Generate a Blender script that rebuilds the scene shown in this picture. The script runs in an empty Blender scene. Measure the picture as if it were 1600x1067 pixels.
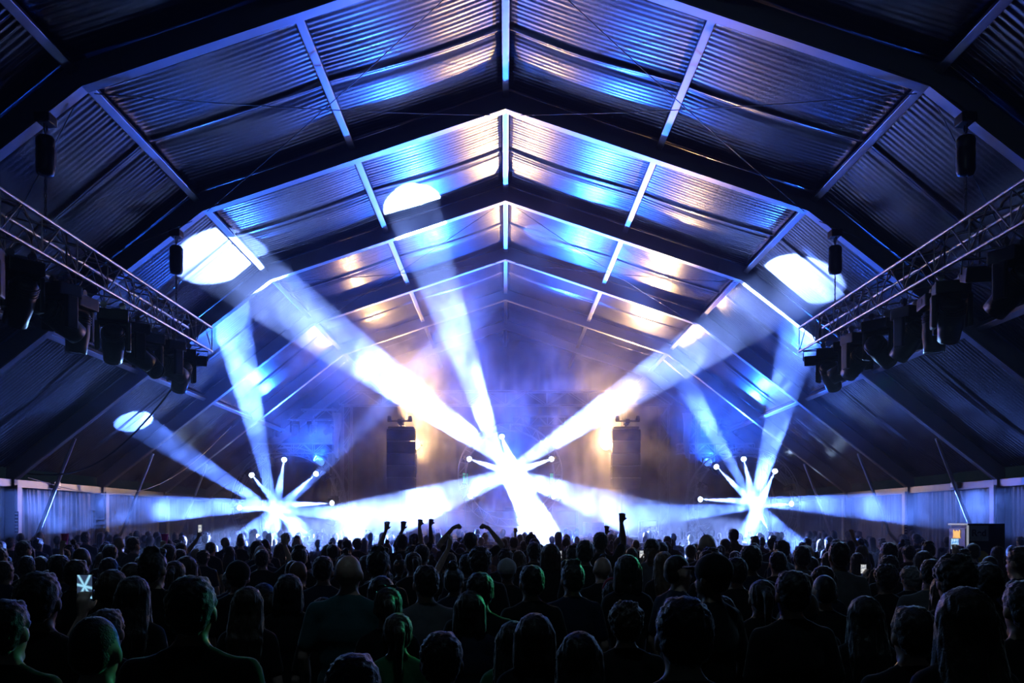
import bpy, bmesh, math, random
from mathutils import Vector, Matrix, noise as mnoise
random.seed(7)
PI = math.pi
scene = bpy.context.scene
COL = scene.collection

# ------------------------------------------------------------------ camera
# 1600x1067 frame, focal length 1383 px, level camera (rise lens), eye 2.05 m
F, CX, CY, EYE = 1383.0, 790.0, 816.0, 2.05
cam_data = bpy.data.cameras.new('camera')
cam_data.sensor_fit = 'HORIZONTAL'
cam_data.sensor_width = 36.0
cam_data.lens = F * 36.0 / 1600.0
cam_data.shift_x = (800.0 - CX) / 1600.0
cam_data.shift_y = (CY - 533.5) / 1600.0
cam_data.clip_end = 200.0
cam = bpy.data.objects.new('camera', cam_data)
cam.location = (0, 0, EYE)
cam.rotation_euler = (PI / 2, 0, 0)
COL.objects.link(cam)
scene.camera = cam

# ------------------------------------------------------------------ world, exposure
world = bpy.data.worlds.new('night')
scene.world = world
world.use_nodes = True
world.node_tree.nodes['Background'].inputs[0].default_value = (0.010, 0.022, 0.032, 1)
world.node_tree.nodes['Background'].inputs[1].default_value = 0.25
vs = scene.view_settings
vs.view_transform = 'Standard'
vs.look = 'None'
vs.exposure = 0.0
vs.gamma = 1.0
vs.use_curve_mapping = False
cy = scene.cycles
cy.use_denoising = True
cy.max_bounces = 2
cy.diffuse_bounces = 1
cy.glossy_bounces = 1
cy.transmission_bounces = 3
cy.transparent_max_bounces = 8
cy.volume_bounces = 0
cy.volume_max_steps = 256
cy.volume_step_rate = 5.0
cy.sample_clamp_indirect = 6.0
cy.use_light_tree = False
cy.caustics_reflective = False
cy.caustics_refractive = False
cy.use_adaptive_sampling = True
cy.adaptive_threshold = 0.16
cy.adaptive_min_samples = 16

# light strengths (watts) and colours
BLUE_BEAM = (0.10, 0.225, 1.0)
PALE_BEAM = (0.23, 0.37, 1.0)
BLUE_FILL = (0.015, 0.11, 1.0)
WARM = (1.0, 0.58, 0.26)
P_BEAM = 850000.0
P_ROOF_FILL = 18000.0
P_HAZE_FILL = 2600.0  # added wide blue light that colours the stage haze
P_WARM = 2200.0
P_WARM_UP = 6500.0
HAZE_FRONT = 0.0012
HAZE_MID = 0.0055
HAZE_BACK = 0.020
SMOKE_PUFF = 0.13
SMOKE_DRIFT = 0.6

P_CROWD_RIM = 200.0
P_BACK_FILL = 120.0
P_GREEN = 900.0

def at(px, py, d):
    """world point that shows at photo pixel (px, py) at depth d"""
    return Vector(((px - CX) / F * d, d, EYE + (CY - py) / F * d))

# ------------------------------------------------------------------ mesh helpers
class MB:
    def __init__(s):
        s.v = []; s.f = []; s.sm = []
    def add(s, vs_, fs, smooth=False):
        o = len(s.v)
        s.v += [tuple(v) for v in vs_]
        s.f += [tuple(i + o for i in f) for f in fs]
        s.sm += [smooth] * len(fs)
        return s
    def box(s, c, size, m=None):
        x, y, z = (k / 2 for k in size); c = Vector(c)
        p = [Vector((sx * x, sy * y, sz * z)) for sz in (-1, 1) for sy in (-1, 1) for sx in (-1, 1)]
        if m is not None: p = [m @ q for q in p]
        p = [q + c for q in p]
        return s.add(p, [(0, 2, 3, 1), (4, 5, 7, 6), (0, 1, 5, 4), (2, 6, 7, 3), (0, 4, 6, 2), (1, 3, 7, 5)])
    def cbox(s, c, size, b, m=None):
        """box with chamfered edges (b)"""
        bm = bmesh.new()
        bmesh.ops.create_cube(bm, size=1.0)
        for v in bm.verts: v.co = Vector((v.co.x * size[0], v.co.y * size[1], v.co.z * size[2]))
        bmesh.ops.bevel(bm, geom=bm.edges[:], offset=b, segments=2, profile=0.6, affect='EDGES')
        bm.verts.ensure_lookup_table(); bm.verts.index_update()
        c = Vector(c)
        vs_ = [(m @ v.co if m is not None else v.co) + c for v in bm.verts]
        fs = [[v.index for v in f.verts] for f in bm.faces]
        bm.free()
        return s.add(vs_, fs)
    def tube(s, a, b, r, r2=None, n=8, caps=True):
        a = Vector(a); b = Vector(b); r2 = r if r2 is None else r2
        d = b - a
        q = d.to_track_quat('Z', 'Y') if d.length > 1e-9 else Matrix.Identity(3).to_quaternion()
        ring = [q @ Vector((math.cos(2 * PI * k / n), math.sin(2 * PI * k / n), 0)) for k in range(n)]
        vs_ = [a + k * r for k in ring] + [b + k * r2 for k in ring]
        s.add(vs_, [(k, (k + 1) % n, n + (k + 1) % n, n + k) for k in range(n)], True)
        if caps:
            s.add(vs_[:n], [tuple(range(n - 1, -1, -1))]); s.add(vs_[n:], [tuple(range(n))])
        return s
    def path(s, pts, r, n=6):
        """a bent tube through pts"""
        pts = [Vector(p) for p in pts]
        rings = []; up = None
        for i, p in enumerate(pts):
            t = (pts[min(i + 1, len(pts) - 1)] - pts[max(i - 1, 0)]).normalized()
            if up is None:
                up = Vector((0, 0, 1)) if abs(t.z) < 0.9 else Vector((1, 0, 0))
            u = (up - t * up.dot(t)).normalized(); w = t.cross(u); up = u
            rr = r[i] if isinstance(r, (list, tuple)) else r
            rings.append([p + (u * math.cos(2 * PI * k / n) + w * math.sin(2 * PI * k / n)) * rr for k in range(n)])
        vs_ = [v for rg in rings for v in rg]
        fs = [(i * n + k, i * n + (k + 1) % n, (i + 1) * n + (k + 1) % n, (i + 1) * n + k) for i in range(len(pts) - 1) for k in range(n)]
        s.add(vs_, fs, True)
        s.add(rings[0], [tuple(range(n - 1, -1, -1))]); s.add(rings[-1], [tuple(range(n))])
        return s
    def lathe(s, prof, n=16, m=None, c=(0, 0, 0)):
        """profile [(r, z)] spun about z"""
        c = Vector(c); vs_ = []
        for r, z in prof:
            for k in range(n):
                p = Vector((r * math.cos(2 * PI * k / n), r * math.sin(2 * PI * k / n), z))
                vs_.append((m @ p if m is not None else p) + c)
        fs = [(i * n + k, i * n + (k + 1) % n, (i + 1) * n + (k + 1) % n, (i + 1) * n + k) for i in range(len(prof) - 1) for k in range(n)]
        s.add(vs_, fs, True)
        s.add(vs_[:n], [tuple(range(n - 1, -1, -1))]); s.add(vs_[-n:], [tuple(range(n))])
        return s
    def prism(s, poly, y0, y1, ax='y'):
        """polygon [(a, b)] in xz (ax y) extruded from y0 to y1"""
        n = len(poly)
        f = (lambda a, b, t: (a, t, b)) if ax == 'y' else ((lambda a, b, t: (t, a, b)) if ax == 'x' else (lambda a, b, t: (a, b, t)))
        vs_ = [f(a, b, y0) for a, b in poly] + [f(a, b, y1) for a, b in poly]
        fs = [(k, (k + 1) % n, n + (k + 1) % n, n + k) for k in range(n)] + [tuple(range(n - 1, -1, -1)), tuple(range(n, 2 * n))]
        return s.add(vs_, fs)
    def mesh(s, name, mat):
        me = bpy.data.meshes.new(name)
        me.from_pydata(s.v, [], s.f)
        me.polygons.foreach_set('use_smooth', s.sm)
        if mat is not None: me.materials.append(mat)
        me.update()
        bm = bmesh.new(); bm.from_mesh(me)
        bmesh.ops.recalc_face_normals(bm, faces=bm.faces[:])
        bm.to_mesh(me); bm.free()
        return me
    def build(s, name, mat, parent=None, **kw):
        return put(name, s.mesh(name, mat), parent, **kw)

def put(name, me, parent=None, loc=None, rot=None, mat=None):
    o = bpy.data.objects.new(name, me)
    COL.objects.link(o)
    if parent is not None: o.parent = parent
    if mat is not None: o.matrix_basis = mat
    if loc is not None: o.location = loc
    if rot is not None: o.rotation_euler = rot
    return o
def tag(o, label, cat, group=None, kind=None):
    if label: o['label'] = label
    if cat: o['category'] = cat
    if group: o['group'] = group
    if kind: o['kind'] = kind
    return o
def thing(name, label, cat, loc=(0, 0, 0), rot=(0, 0, 0), group=None, kind=None):
    o = bpy.data.objects.new(name, None)
    o.empty_display_size = 0.1
    COL.objects.link(o)
    o.location = loc; o.rotation_euler = rot
    return tag(o, label, cat, group, kind)
def copy_tree(o, parent=None):
    c = o.copy(); COL.objects.link(c)
    if parent is not None: c.parent = parent
    for ch in list(o.children):
        copy_tree(ch, c)
    return c
def aim(d, up='Y'):
    return Vector(d).to_track_quat('-Z', up).to_euler()
def spot(name, loc, target, power, color, angle, parent=None, blend=0.15, radius=0.05):
    L = bpy.data.lights.new(name, 'SPOT')
    L.energy = power; L.color = color; L.spot_size = math.radians(angle); L.spot_blend = blend
    L.shadow_soft_size = radius
    o = bpy.data.objects.new(name, L)
    COL.objects.link(o)
    o.location = loc
    o.rotation_euler = aim(Vector(target) - Vector(loc))
    if parent is not None:
        o.parent = parent
        o.matrix_parent_inverse = parent.matrix_basis.inverted()
    return o

# ------------------------------------------------------------------ materials
def mat(name, color, rough=0.5, metal=0.0, spec=0.5, noise=None, bump=None, emit=None, strength=0.0, sheen=None, coat=None):
    """principled material with a procedural colour mottling (noise = (scale, amount)) and bump (scale, strength, distance)"""
    m = bpy.data.materials.new(name); m.use_nodes = True
    nt = m.node_tree; b = nt.nodes['Principled BSDF']
    b.inputs['Base Color'].default_value = (*color, 1)
    b.inputs['Roughness'].default_value = rough
    b.inputs['Metallic'].default_value = metal
    b.inputs['Specular IOR Level'].default_value = spec
    tc = nt.nodes.new('ShaderNodeTexCoord')
    if noise:
        n = nt.nodes.new('ShaderNodeTexNoise'); n.inputs['Scale'].default_value = noise[0]; n.inputs['Detail'].default_value = 4
        nt.links.new(tc.outputs['Object'], n.inputs['Vector'])
        r = nt.nodes.new('ShaderNodeMix'); r.data_type = 'RGBA'
        k = noise[1]
        r.inputs['A'].default_value = (*[c * (1 - k) for c in color], 1)
        r.inputs['B'].default_value = (*[min(1, c * (1 + k)) for c in color], 1)
        nt.links.new(n.outputs['Fac'], r.inputs['Factor'])
        nt.links.new(r.outputs['Result'], b.inputs['Base Color'])
    if bump:
        n = nt.nodes.new('ShaderNodeTexNoise'); n.inputs['Scale'].default_value = bump[0]; n.inputs['Detail'].default_value = 3
        nt.links.new(tc.outputs['Object'], n.inputs['Vector'])
        bp = nt.nodes.new('ShaderNodeBump'); bp.inputs['Strength'].default_value = bump[1]; bp.inputs['Distance'].default_value = bump[2]
        nt.links.new(n.outputs['Fac'], bp.inputs['Height']); nt.links.new(bp.outputs['Normal'], b.inputs['Normal'])
    if emit:
        b.inputs['Emission Color'].default_value = (*emit, 1); b.inputs['Emission Strength'].default_value = strength
        m.cycles.emission_sampling = 'NONE'
    if sheen:
        b.inputs['Sheen Weight'].default_value = sheen[0]; b.inputs['Sheen Roughness'].default_value = sheen[1]
    if coat:
        b.inputs['Coat Weight'].default_value = coat[0]; b.inputs['Coat Roughness'].default_value = coat[1]
    return m

M = {}
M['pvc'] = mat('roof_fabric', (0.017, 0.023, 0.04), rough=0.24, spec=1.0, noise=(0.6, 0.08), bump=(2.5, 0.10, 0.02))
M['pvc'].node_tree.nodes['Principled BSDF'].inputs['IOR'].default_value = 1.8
M['alu'] = mat('aluminium', (0.45, 0.46, 0.48), rough=0.38, metal=0.85, noise=(3.0, 0.1))
M['beam_alu'] = mat('frame_aluminium', (0.30, 0.31, 0.33), rough=0.45, metal=0.45, noise=(1.2, 0.15))
M['chrome'] = mat('bright_tube', (0.85, 0.86, 0.88), rough=0.34, metal=0.95, noise=(6.0, 0.06))
M['black'] = mat('black_housing', (0.012, 0.012, 0.014), rough=0.42, noise=(8.0, 0.3))
M['blackmetal'] = mat('black_steel', (0.02, 0.02, 0.022), rough=0.38, metal=0.4, noise=(5.0, 0.2))
M['rubber'] = mat('black_rubber', (0.01, 0.01, 0.011), rough=0.6, noise=(9.0, 0.2))
M['drape'] = mat('black_drape', (0.010, 0.010, 0.013), rough=0.85, spec=0.15, noise=(2.0, 0.3), bump=(6.0, 0.3, 0.02))
M['ground'] = mat('floor_ground', (0.035, 0.033, 0.03), rough=0.8, noise=(1.5, 0.4), bump=(14.0, 0.4, 0.02))
M['wallpvc'] = mat('wall_fabric', (0.16, 0.18, 0.22), rough=0.22, spec=0.6, noise=(0.8, 0.1), bump=(5.0, 0.15, 0.02))
M['lens'] = mat('beam_lens', (0.8, 0.85, 1.0), rough=0.1, emit=(0.45, 0.65, 1.0), strength=25.0)
M['lens_off'] = mat('dark_lens', (0.03, 0.035, 0.05), rough=0.08, spec=0.8, noise=(3.0, 0.1))
M['lens_dim'] = mat('dim_warm_lens', (1.0, 0.8, 0.5), rough=0.2, emit=(1.0, 0.7, 0.4), strength=3.0)
M['lens_warm'] = mat('warm_lens', (1.0, 0.8, 0.5), rough=0.2, emit=(1.0, 0.62, 0.30), strength=40.0)
# ------------------------------------------------------------------ the tent
BAY = 5.0
FR = [2.6 + BAY * k for k in range(-1, 9)]          # depths of the portal frames, -2.4 .. 42.6
POLY = [(-12.5, 3.16), (-6.0, 8.23), (0.0, 10.25), (6.0, 8.23), (12.5, 3.16)]   # inner edge of the frames
BD, BW = 0.34, 0.16                                  # beam depth and width

def offset_poly(poly, d):
    """the polyline pushed outwards by d"""
    out = []
    nrm = []
    for a, b in zip(poly, poly[1:]):
        t = Vector((b[0] - a[0], b[1] - a[1])).normalized()
        nrm.append(Vector((-t.y, t.x)))
    for i, p in enumerate(poly):
        if i == 0: n = nrm[0]; k = 1
        elif i == len(poly) - 1: n = nrm[-1]; k = 1
        else:
            n = (nrm[i - 1] + nrm[i]).normalized(); k = 1 / n.dot(nrm[i])
        out.append((p[0] + n.x * d * k, p[1] + n.y * d * k))
    return out
OUT = offset_poly(POLY, BD)
ROOF = offset_poly(POLY, BD + 0.03)

# floor
g = MB()
g.box((0, 20.0, -0.05), (30, 50, 0.1))
o = g.build('floor', M['ground']); tag(o, 'dark trodden ground under the whole tent', None, kind='structure')

# portal frames: two columns, four rafters, gussets, knee struts
def frame_meshes():
    parts = []
    for i, (a, b) in enumerate(zip(POLY, POLY[1:])):
        oa, ob = OUT[i], OUT[i + 1]
        mb = MB(); mb.prism([a, b, ob, oa], -BW / 2, BW / 2)
        parts.append(('rafter', mb.mesh('rafter', M['beam_alu'])))
        # flange strip along the inner edge, a little proud
        t = Vector((b[0] - a[0], b[1] - a[1])).normalized(); n = Vector((-t.y, t.x))
        e = 0.025
        A = (a[0] - n.x * e, a[1] - n.y * e); B = (b[0] - n.x * e, b[1] - n.y * e)
        mb = MB(); mb.prism([A, B, (b[0] + n.x * .005, b[1] + n.y * .005), (a[0] + n.x * .005, a[1] + n.y * .005)], -BW / 2 - 0.02, BW / 2 + 0.02)
        parts.append(('flange', mb.mesh('flange', M['alu'])))
    for s in (-1, 1):
        mb = MB(); mb.prism([(s * 12.5, 0), (s * 12.5, 3.16), (OUT[0][0] * -s, OUT[0][1]), (s * 12.84, 0)], -BW / 2, BW / 2)
        parts.append(('column', mb.mesh('column', M['beam_alu'])))
        mb = MB(); mb.box((s * 12.43, 0, 1.7), (0.05, 0.2, 2.6))
        parts.append(('column_rail', mb.mesh('column_rail', M['alu'])))
        mb = MB()
        mb.tube((s * 11.95, 0, 0.75 + 1.0), (s * 11.0, 0, 4.2), 0.05, n=8)
        mb.tube((s * 12.43, 0, 1.2), (s * 11.95, 0, 1.75), 0.05, n=8)
        parts.append(('knee_strut', mb.mesh('knee_strut', M['alu'])))
        mb = MB()
        for dy in (-BW / 2 - 0.025, BW / 2 + 0.025):
            mb.prism([(s * 5.4, 8.45), (s * 6.05, 8.2), (s * 6.6, 7.8), (s * 6.7, 8.05), (s * 6.1, 8.5), (s * 5.45, 8.72)], dy - 0.01, dy + 0.01)
        parts.append(('gusset_plate', mb.mesh('gusset_plate', M['beam_alu'])))
    return parts
FPARTS = frame_meshes()
ordn = ['first', 'second', 'third', 'fourth', 'fifth', 'sixth', 'seventh', 'eighth', 'ninth', 'tenth', 'eleventh', 'twelfth']
FLAB = {2.6: 'tent portal frame overhead, nearest the camera', 7.6: 'dark tent portal frame above the front crowd, out past the top corners',
        12.6: 'dark tent portal frame whose bend shows near the upper picture corners',
        17.6: 'tent portal frame carrying the hoists at the stage ends of both light trusses',
        22.6: 'tent portal frame with knee struts standing beside the drinks fridge',
        27.6: 'tent portal frame midway between the hoists and the stage',
        32.6: 'tent portal frame just in front of the light rings, lit by the beams',
        37.6: 'hazy tent portal frame above the stage', 42.6: 'farthest tent portal frame at the back drape', -2.4: 'tent portal frame behind the camera'}
for d in FR[1:]:
    fr = thing('portal_frame', FLAB[round(d, 1)], 'tent frame', (0, d, 0), group='tent portal frames')
    for nm, me in FPARTS: put(nm, me, fr)

# roof and side-slope fabric: one panel per bay and facet, with tension ripples
ceil_o = thing('ceiling', 'white tent roof fabric in panels between the frames', None, kind='structure')
def mid(a, b, t): return (a[0] + (b[0] - a[0]) * t, a[1] + (b[1] - a[1]) * t)
facets = []
for a, b in zip(ROOF, ROOF[1:]):
    m_ = mid(a, b, 0.5)
    facets += [(a, m_), (m_, b)]
def panel_mesh(a, b, seed, ripple):
    t = Vector((b[0] - a[0], b[1] - a[1])); L = t.length; t /= L
    n = Vector((-t.y, t.x))                       # outwards
    nu, nv = 14, 220
    vs_, fs = [], []
    for j in range(nv + 1):
        y = BAY * j / nv
        for i in range(nu + 1):
            u = L * i / nu
            e = min(u, L - u)
            w = 0.15 + 0.85 * math.exp(-e / 0.8)
            env = math.sin(PI * j / nv) ** 0.5
            q = y + 0.05 * mnoise.noise((seed, y * 0.9, u * 0.25))
            amp = ripple * w * (0.45 + 0.9 * max(0, 0.5 + mnoise.noise((y * 0.8, seed * 3.1, u * 0.15))))
            h = amp * math.sin(2 * PI * q / 0.125 + 1.2 * mnoise.noise((y * 3, u * 0.4, seed)))
            h += 0.5 * amp * math.sin(2 * PI * q / 0.31 + seed)
            h += 0.018 * mnoise.noise((y * 0.7, u * 0.18, seed + 5)) * env
            yf = BAY * (0.52 + 0.02 * math.sin(u * 0.8 + seed))
            h -= 0.045 * math.exp(-((y - yf) / 0.10) ** 2) * env            # sagging seam fold
            h += 0.03 * math.exp(-((y - yf - 0.22) / 0.16) ** 2) * env
            h -= 0.05 * env * math.sin(PI * u / L)
            vs_.append((a[0] + t.x * u + n.x * h, y, a[1] + t.y * u + n.y * h))
    for j in range(nv):
        for i in range(nu):
            p = j * (nu + 1) + i
            fs.append((p, p + 1, p + nu + 2, p + nu + 1))
    me = bpy.data.meshes.new('roof_panel')
    me.from_pydata(vs_, [], fs)
    me.polygons.foreach_set('use_smooth', [True] * len(fs))
    me.materials.append(M['pvc'])
    return me
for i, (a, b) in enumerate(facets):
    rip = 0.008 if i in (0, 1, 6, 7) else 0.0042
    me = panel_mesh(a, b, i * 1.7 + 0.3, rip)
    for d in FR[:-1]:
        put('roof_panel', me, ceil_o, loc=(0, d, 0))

# purlins between the frames
PUR = [mid(ROOF[0], ROOF[1], 0.5), ROOF[1], mid(ROOF[1], ROOF[2], 0.5), ROOF[2], mid(ROOF[2], ROOF[3], 0.5), ROOF[3], mid(ROOF[3], ROOF[4], 0.5)]
ANG = [math.atan2(ROOF[1][1] - ROOF[0][1], ROOF[1][0] - ROOF[0][0]), 0, math.atan2(ROOF[2][1] - ROOF[1][1], ROOF[2][0] - ROOF[1][0]), 0, 0, 0, 0]
ANG[1] = (ANG[0] + ANG[2]) / 2; ANG[4] = -ANG[2]; ANG[5] = -ANG[1]; ANG[6] = -ANG[0]
for (x, z), a in zip(PUR, ANG):
    mb = MB()
    R = Matrix.Rotation(-a, 3, 'Y')
    off = R @ Vector((0, 0, -0.13))
    mb.cbox((off.x, BAY / 2, off.z), (0.13, BAY - BW - 0.02, 0.13), 0.012, R)
    me = mb.mesh('purlin', M['alu'])
    for d in FR[:-1]:
        put('purlin', me, ceil_o, loc=(x, d, z))
for s in (-1, 1):
    mb = MB(); mb.cbox((0, BAY / 2, 0), (0.12, BAY - BW - 0.02, 0.2), 0.01)
    me = mb.mesh('eave_rail', M['alu'])
    for d in FR[:-1]: put('eave_rail', me, ceil_o, loc=(s * 12.62, d, 3.05))
# bracing wires crossing the roof bays
mb = MB()
for s in (-1, 1):
    pass
def wire(p, q, r=0.008):
    mb = MB(); mb.path([Vector(p).lerp(Vector(q), k / 8) - Vector((0, 0, 0.06 * math.sin(PI * k / 8))) for k in range(9)], r, 5)
    return mb.build('bracing_wire', M['blackmetal'], ceil_o)
for s in (-1, 1):
    for d in (12.6, 22.6):
        wire((s * 5.9, d + 0.1, 8.2), (s * 0.3, d + 4.9, 10.1)); wire((s * 5.9, d + 4.9, 8.2), (s * 0.3, d + 0.1, 10.1))
    wire((s * 6.2, 12.7, 8.0), (s * 12.2, 17.5, 3.4)); wire((s * 6.2, 17.5, 8.0), (s * 12.2, 12.7, 3.4))

# side walls: pleated translucent-looking sheets between the columns
def wall_mesh(seed):
    nv, nz = 150, 6
    vs_, fs = [], []
    for j in range(nv + 1):
        y = BAY * j / nv
        for k in range(nz + 1):
            z = 3.0 * k / nz
            h = 0.05 * math.sin(2 * PI * y / 0.42 + 2.5 * mnoise.noise((y * 0.8, seed, 0))) * (0.5 + 0.8 * mnoise.noise((y * 1.3, z * 0.3, seed)))
            h += 0.025 * math.sin(2 * PI * y / 0.17 + 3 * mnoise.noise((y, z * 0.5, seed + 2)))
            h += 0.05 * mnoise.noise((y * 0.9, z * 0.7, seed + 9))
            vs_.append((h, y, z))
    for j in range(nv):
        for k in range(nz):
            p = j * (nz + 1) + k
            fs.append((p, p + 1, p + nz + 2, p + nz + 1))
    me = bpy.data.meshes.new('wall_sheet'); me.from_pydata(vs_, [], fs)
    me.polygons.foreach_set('use_smooth', [True] * len(fs)); me.materials.append(M['wallpvc'])
    return me
WM = [wall_mesh(1.3), wall_mesh(4.1)]
for s, side in ((-1, 'left'), (1, 'right')):
    w = thing('wall_' + side, 'pleated plastic side wall on the %s, hung from the eave rail' % side, None, kind='structure')
    for k, d in enumerate(FR[:-1]):
        put('wall_sheet', WM[k % 2], w, loc=(s * 12.72, d, 0))
# back gable: black drape with folds
mb = MB()
nx = 260; rows = 6
vs_, fs = [], []
for i in range(nx + 1):
    x = -12.9 + 25.8 * i / nx
    ax = abs(x)
    top = 3.4 + (12.9 - ax) / 6.7 * 5.2 if ax > 6.2 else 8.6 + (6.2 - ax) / 6.2 * 2.1
    top = max(3.2, top)
    for k in range(rows + 1):
        vs_.append((x, 42.3 + 0.07 * math.sin(x * 9 + 1.5 * mnoise.noise((x, k * 0.2, 0))) + 0.05 * mnoise.noise((x * 2, k * 0.5, 3)), top * k / rows))
for i in range(nx):
    for k in range(rows):
        p = i * (rows + 1) + k
        fs.append((p, p + 1, p + rows + 2, p + rows + 1))
mb.add(vs_, fs, True)
tag(mb.build('wall_back', M['drape']), 'black drape closing the tent behind the stage', None, kind='structure')
# ------------------------------------------------------------------ trusses
def truss_meshes():
    d = {}
    d['chord'] = None
    return d
_brace_cache = {}
def truss(name, label, p, q, w=0.5, h=0.5, seg=0.5, rc=0.026, rb=0.011, group=None, cat='truss', matc='chrome', matb='alu'):
    """box truss from p to q: four chords and single braces, each its own part; local +Y runs along the truss"""
    p, q = Vector(p), Vector(q); L = (q - p).length; n = max(2, round(L / seg)); s = L / n
    t = (q - p).normalized()
    up = Vector((0, 0, 1)) if abs(t.z) < 0.9 else Vector((0, 1, 0))
    xx = t.cross(up).normalized(); zz = xx.cross(t).normalized()
    root = thing(name, label, cat, p, group=group)
    root.rotation_euler = Matrix((xx, t, zz)).transposed().to_euler()
    key = (round(L, 3), rc, matc, 'c')
    if key not in _brace_cache:
        mb = MB(); mb.tube((0, 0, 0), (0, L, 0), rc, n=10); _brace_cache[key] = mb.mesh('chord', M[matc])
    for sx in (-1, 1):
        for sz in (-1, 1):
            put('chord', _brace_cache[key], root, loc=(sx * w / 2, 0, sz * h / 2))
    def brace(a, b):
        a, b = Vector(a), Vector(b); v = b - a
        k = (tuple(round(c, 3) for c in v), rb, matb)
        if k not in _brace_cache:
            mb = MB(); mb.tube((0, 0, 0), v, rb, n=6, caps=False); _brace_cache[k] = mb.mesh('brace', M[matb])
        put('brace', _brace_cache[k], root, loc=a)
    for i in range(n):
        y0, y1 = i * s, (i + 1) * s
        if i % 2: y0, y1 = y1, y0
        for sx in (-1, 1):
            brace((sx * w / 2, y0, -h / 2), (sx * w / 2, y1, h / 2))
        brace((-w / 2, y0, h / 2), (w / 2, y1, h / 2))
        brace((-w / 2, y0, -h / 2), (w / 2, y1, -h / 2))
    for i in range(0, n + 1, 2):
        for sx in (-1, 1):
            brace((sx * w / 2, i * s, -h / 2), (sx * w / 2, i * s, h / 2))
    return root

# ------------------------------------------------------------------ moving heads
def head_meshes():
    d = {}
    mb = MB(); mb.cbox((0, 0, -0.19), (0.40, 0.34, 0.16), 0.02); mb.box((0, 0.172, -0.19), (0.16, 0.01, 0.07)); d['base'] = mb.mesh('base', M['black'])
    mb = MB()
    mb.cbox((0, 0, -0.30), (0.40, 0.13, 0.06), 0.015)
    for s in (-1, 1):
        mb.cbox((s * 0.20, 0, -0.46), (0.065, 0.16, 0.40), 0.02)
    d['yoke'] = mb.mesh('yoke', M['black'])
    mb = MB(); mb.lathe([(0.05, 0.24), (0.11, 0.235), (0.135, 0.20), (0.145, 0.05), (0.15, -0.08), (0.135, -0.20), (0.13, -0.30), (0.118, -0.30), (0.115, -0.27)], 18)
    for k in range(4):
        z = 0.08 + k * 0.03; mb.lathe([(0.150, z), (0.156, z + 0.006), (0.150, z + 0.012)], 18)
    d['head'] = mb.mesh('head', M['black'])
    mb = MB(); mb.lathe([(0.116, -0.285), (0.10, -0.295), (0.06, -0.302), (0.005, -0.305)], 18); d['lens'] = mb.mesh('lens', M['lens_off'])
    mb = MB(); mb.tube((0, -0.02, 0), (0, 0.02, 0), 0.045, n=10); mb.box((0, 0, -0.08), (0.05, 0.04, 0.08)); d['clamp'] = mb.mesh('clamp', M['alu'])
    return d
HM = head_meshes()
def moving_head(label, loc, rot=(0, 0, 0), tilt=0.0, group=None, scale=1.0):
    root = thing('moving_head', label, 'stage light', loc, rot, group)
    root.scale = (scale,) * 3
    put('base', HM['base'], root); put('yoke', HM['yoke'], root)
    h = put('head', HM['head'], root, loc=(0, 0, -0.54), rot=(tilt, 0, 0))
    put('lens', HM['lens'], h)
    for sx in (-0.12, 0.12): put('clamp', HM['clamp'], root, loc=(sx, 0, -0.03))
    return root

# hanging light trusses along both sides, with hoists
NUMW = ['nearest the stage', 'second from the stage', 'third from the stage', 'fourth from the stage', 'fifth from the stage', 'sixth from the stage', 'seventh from the stage', 'eighth from the stage', 'ninth from the stage', 'tenth from the stage']
def chain_mesh(L):
    mb = MB(); n = int(L / 0.05)
    for i in range(n):
        z = -i * 0.05
        w = 0.014
        if i % 2: mb.path([(w, 0, z), (w, 0, z - .06), (-w, 0, z - .06), (-w, 0, z), (w, 0, z)], 0.006, 4)
        else: mb.path([(0, w, z), (0, w, z - .06), (0, -w, z - .06), (0, -w, z), (0, w, z)], 0.006, 4)
    return mb.mesh('chain', M['blackmetal'])
TRX, TRZ = 6.5, 5.92
for s, side in ((-1, 'left'), (1, 'right')):
    truss('lighting_truss', 'aluminium box truss hanging over the crowd on the %s' % side, (s * TRX, 8.0, TRZ), (s * (TRX - 0.03), 18.75, TRZ), 0.5, 0.5, 0.5, group='hanging light trusses')
    for y, wh in ((17.6, 'stage end'), (12.6, 'camera end')):
        zr = 8.23 - (TRX - 6.0) * 0.78
        h = thing('chain_hoist', 'black chain hoist holding the %s of the %s truss' % (wh, side), 'hoist', (s * (TRX + 0.05), y, zr), group='chain hoists')
        mb = MB(); mb.cbox((0, 0, -0.06), (0.22, 0.24, 0.14), 0.02); mb.tube((0, -0.13, -0.06), (0, 0.13, -0.06), 0.07, n=10); mb.build('beam_clamp', M['black'], h)
        mb = MB(); mb.path([(0, -0.04, -0.12), (0, -0.04, -0.2), (0, 0, -0.26), (0, 0.04, -0.2), (0, 0.04, -0.12)], 0.012, 6); mb.build('hook', M['blackmetal'], h)
        mb = MB()
        mb.lathe([(0.03, -0.28), (0.10, -0.30), (0.128, -0.34), (0.128, -0.44), (0.118, -0.46), (0.128, -0.48), (0.128, -0.78), (0.11, -0.84), (0.04, -0.86)], 14)
        mb.cbox((0.0, 0.12, -0.55), (0.16, 0.08, 0.24), 0.015)
        mb.build('motor_body', M['black'], h)
        cl = zr - 0.86 - (TRZ + 0.25)
        put('chain', chain_mesh(max(0.3, cl)), h, loc=(0, 0, -0.86))
        mb = MB()
        a = Vector((0, 0, -0.86 - cl + 0.22))
        for dx in (-0.25, 0.25):
            mb.tube(a, (dx - s * 0.05, 0, TRZ + 0.25 - zr), 0.014, n=6)
            mb.tube((dx - s * 0.05, 0, TRZ + 0.25 - zr), (dx - s * 0.05, 0, TRZ - 0.25 - zr), 0.014, n=6)
        mb.build('sling', M['rubber'], h)
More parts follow.
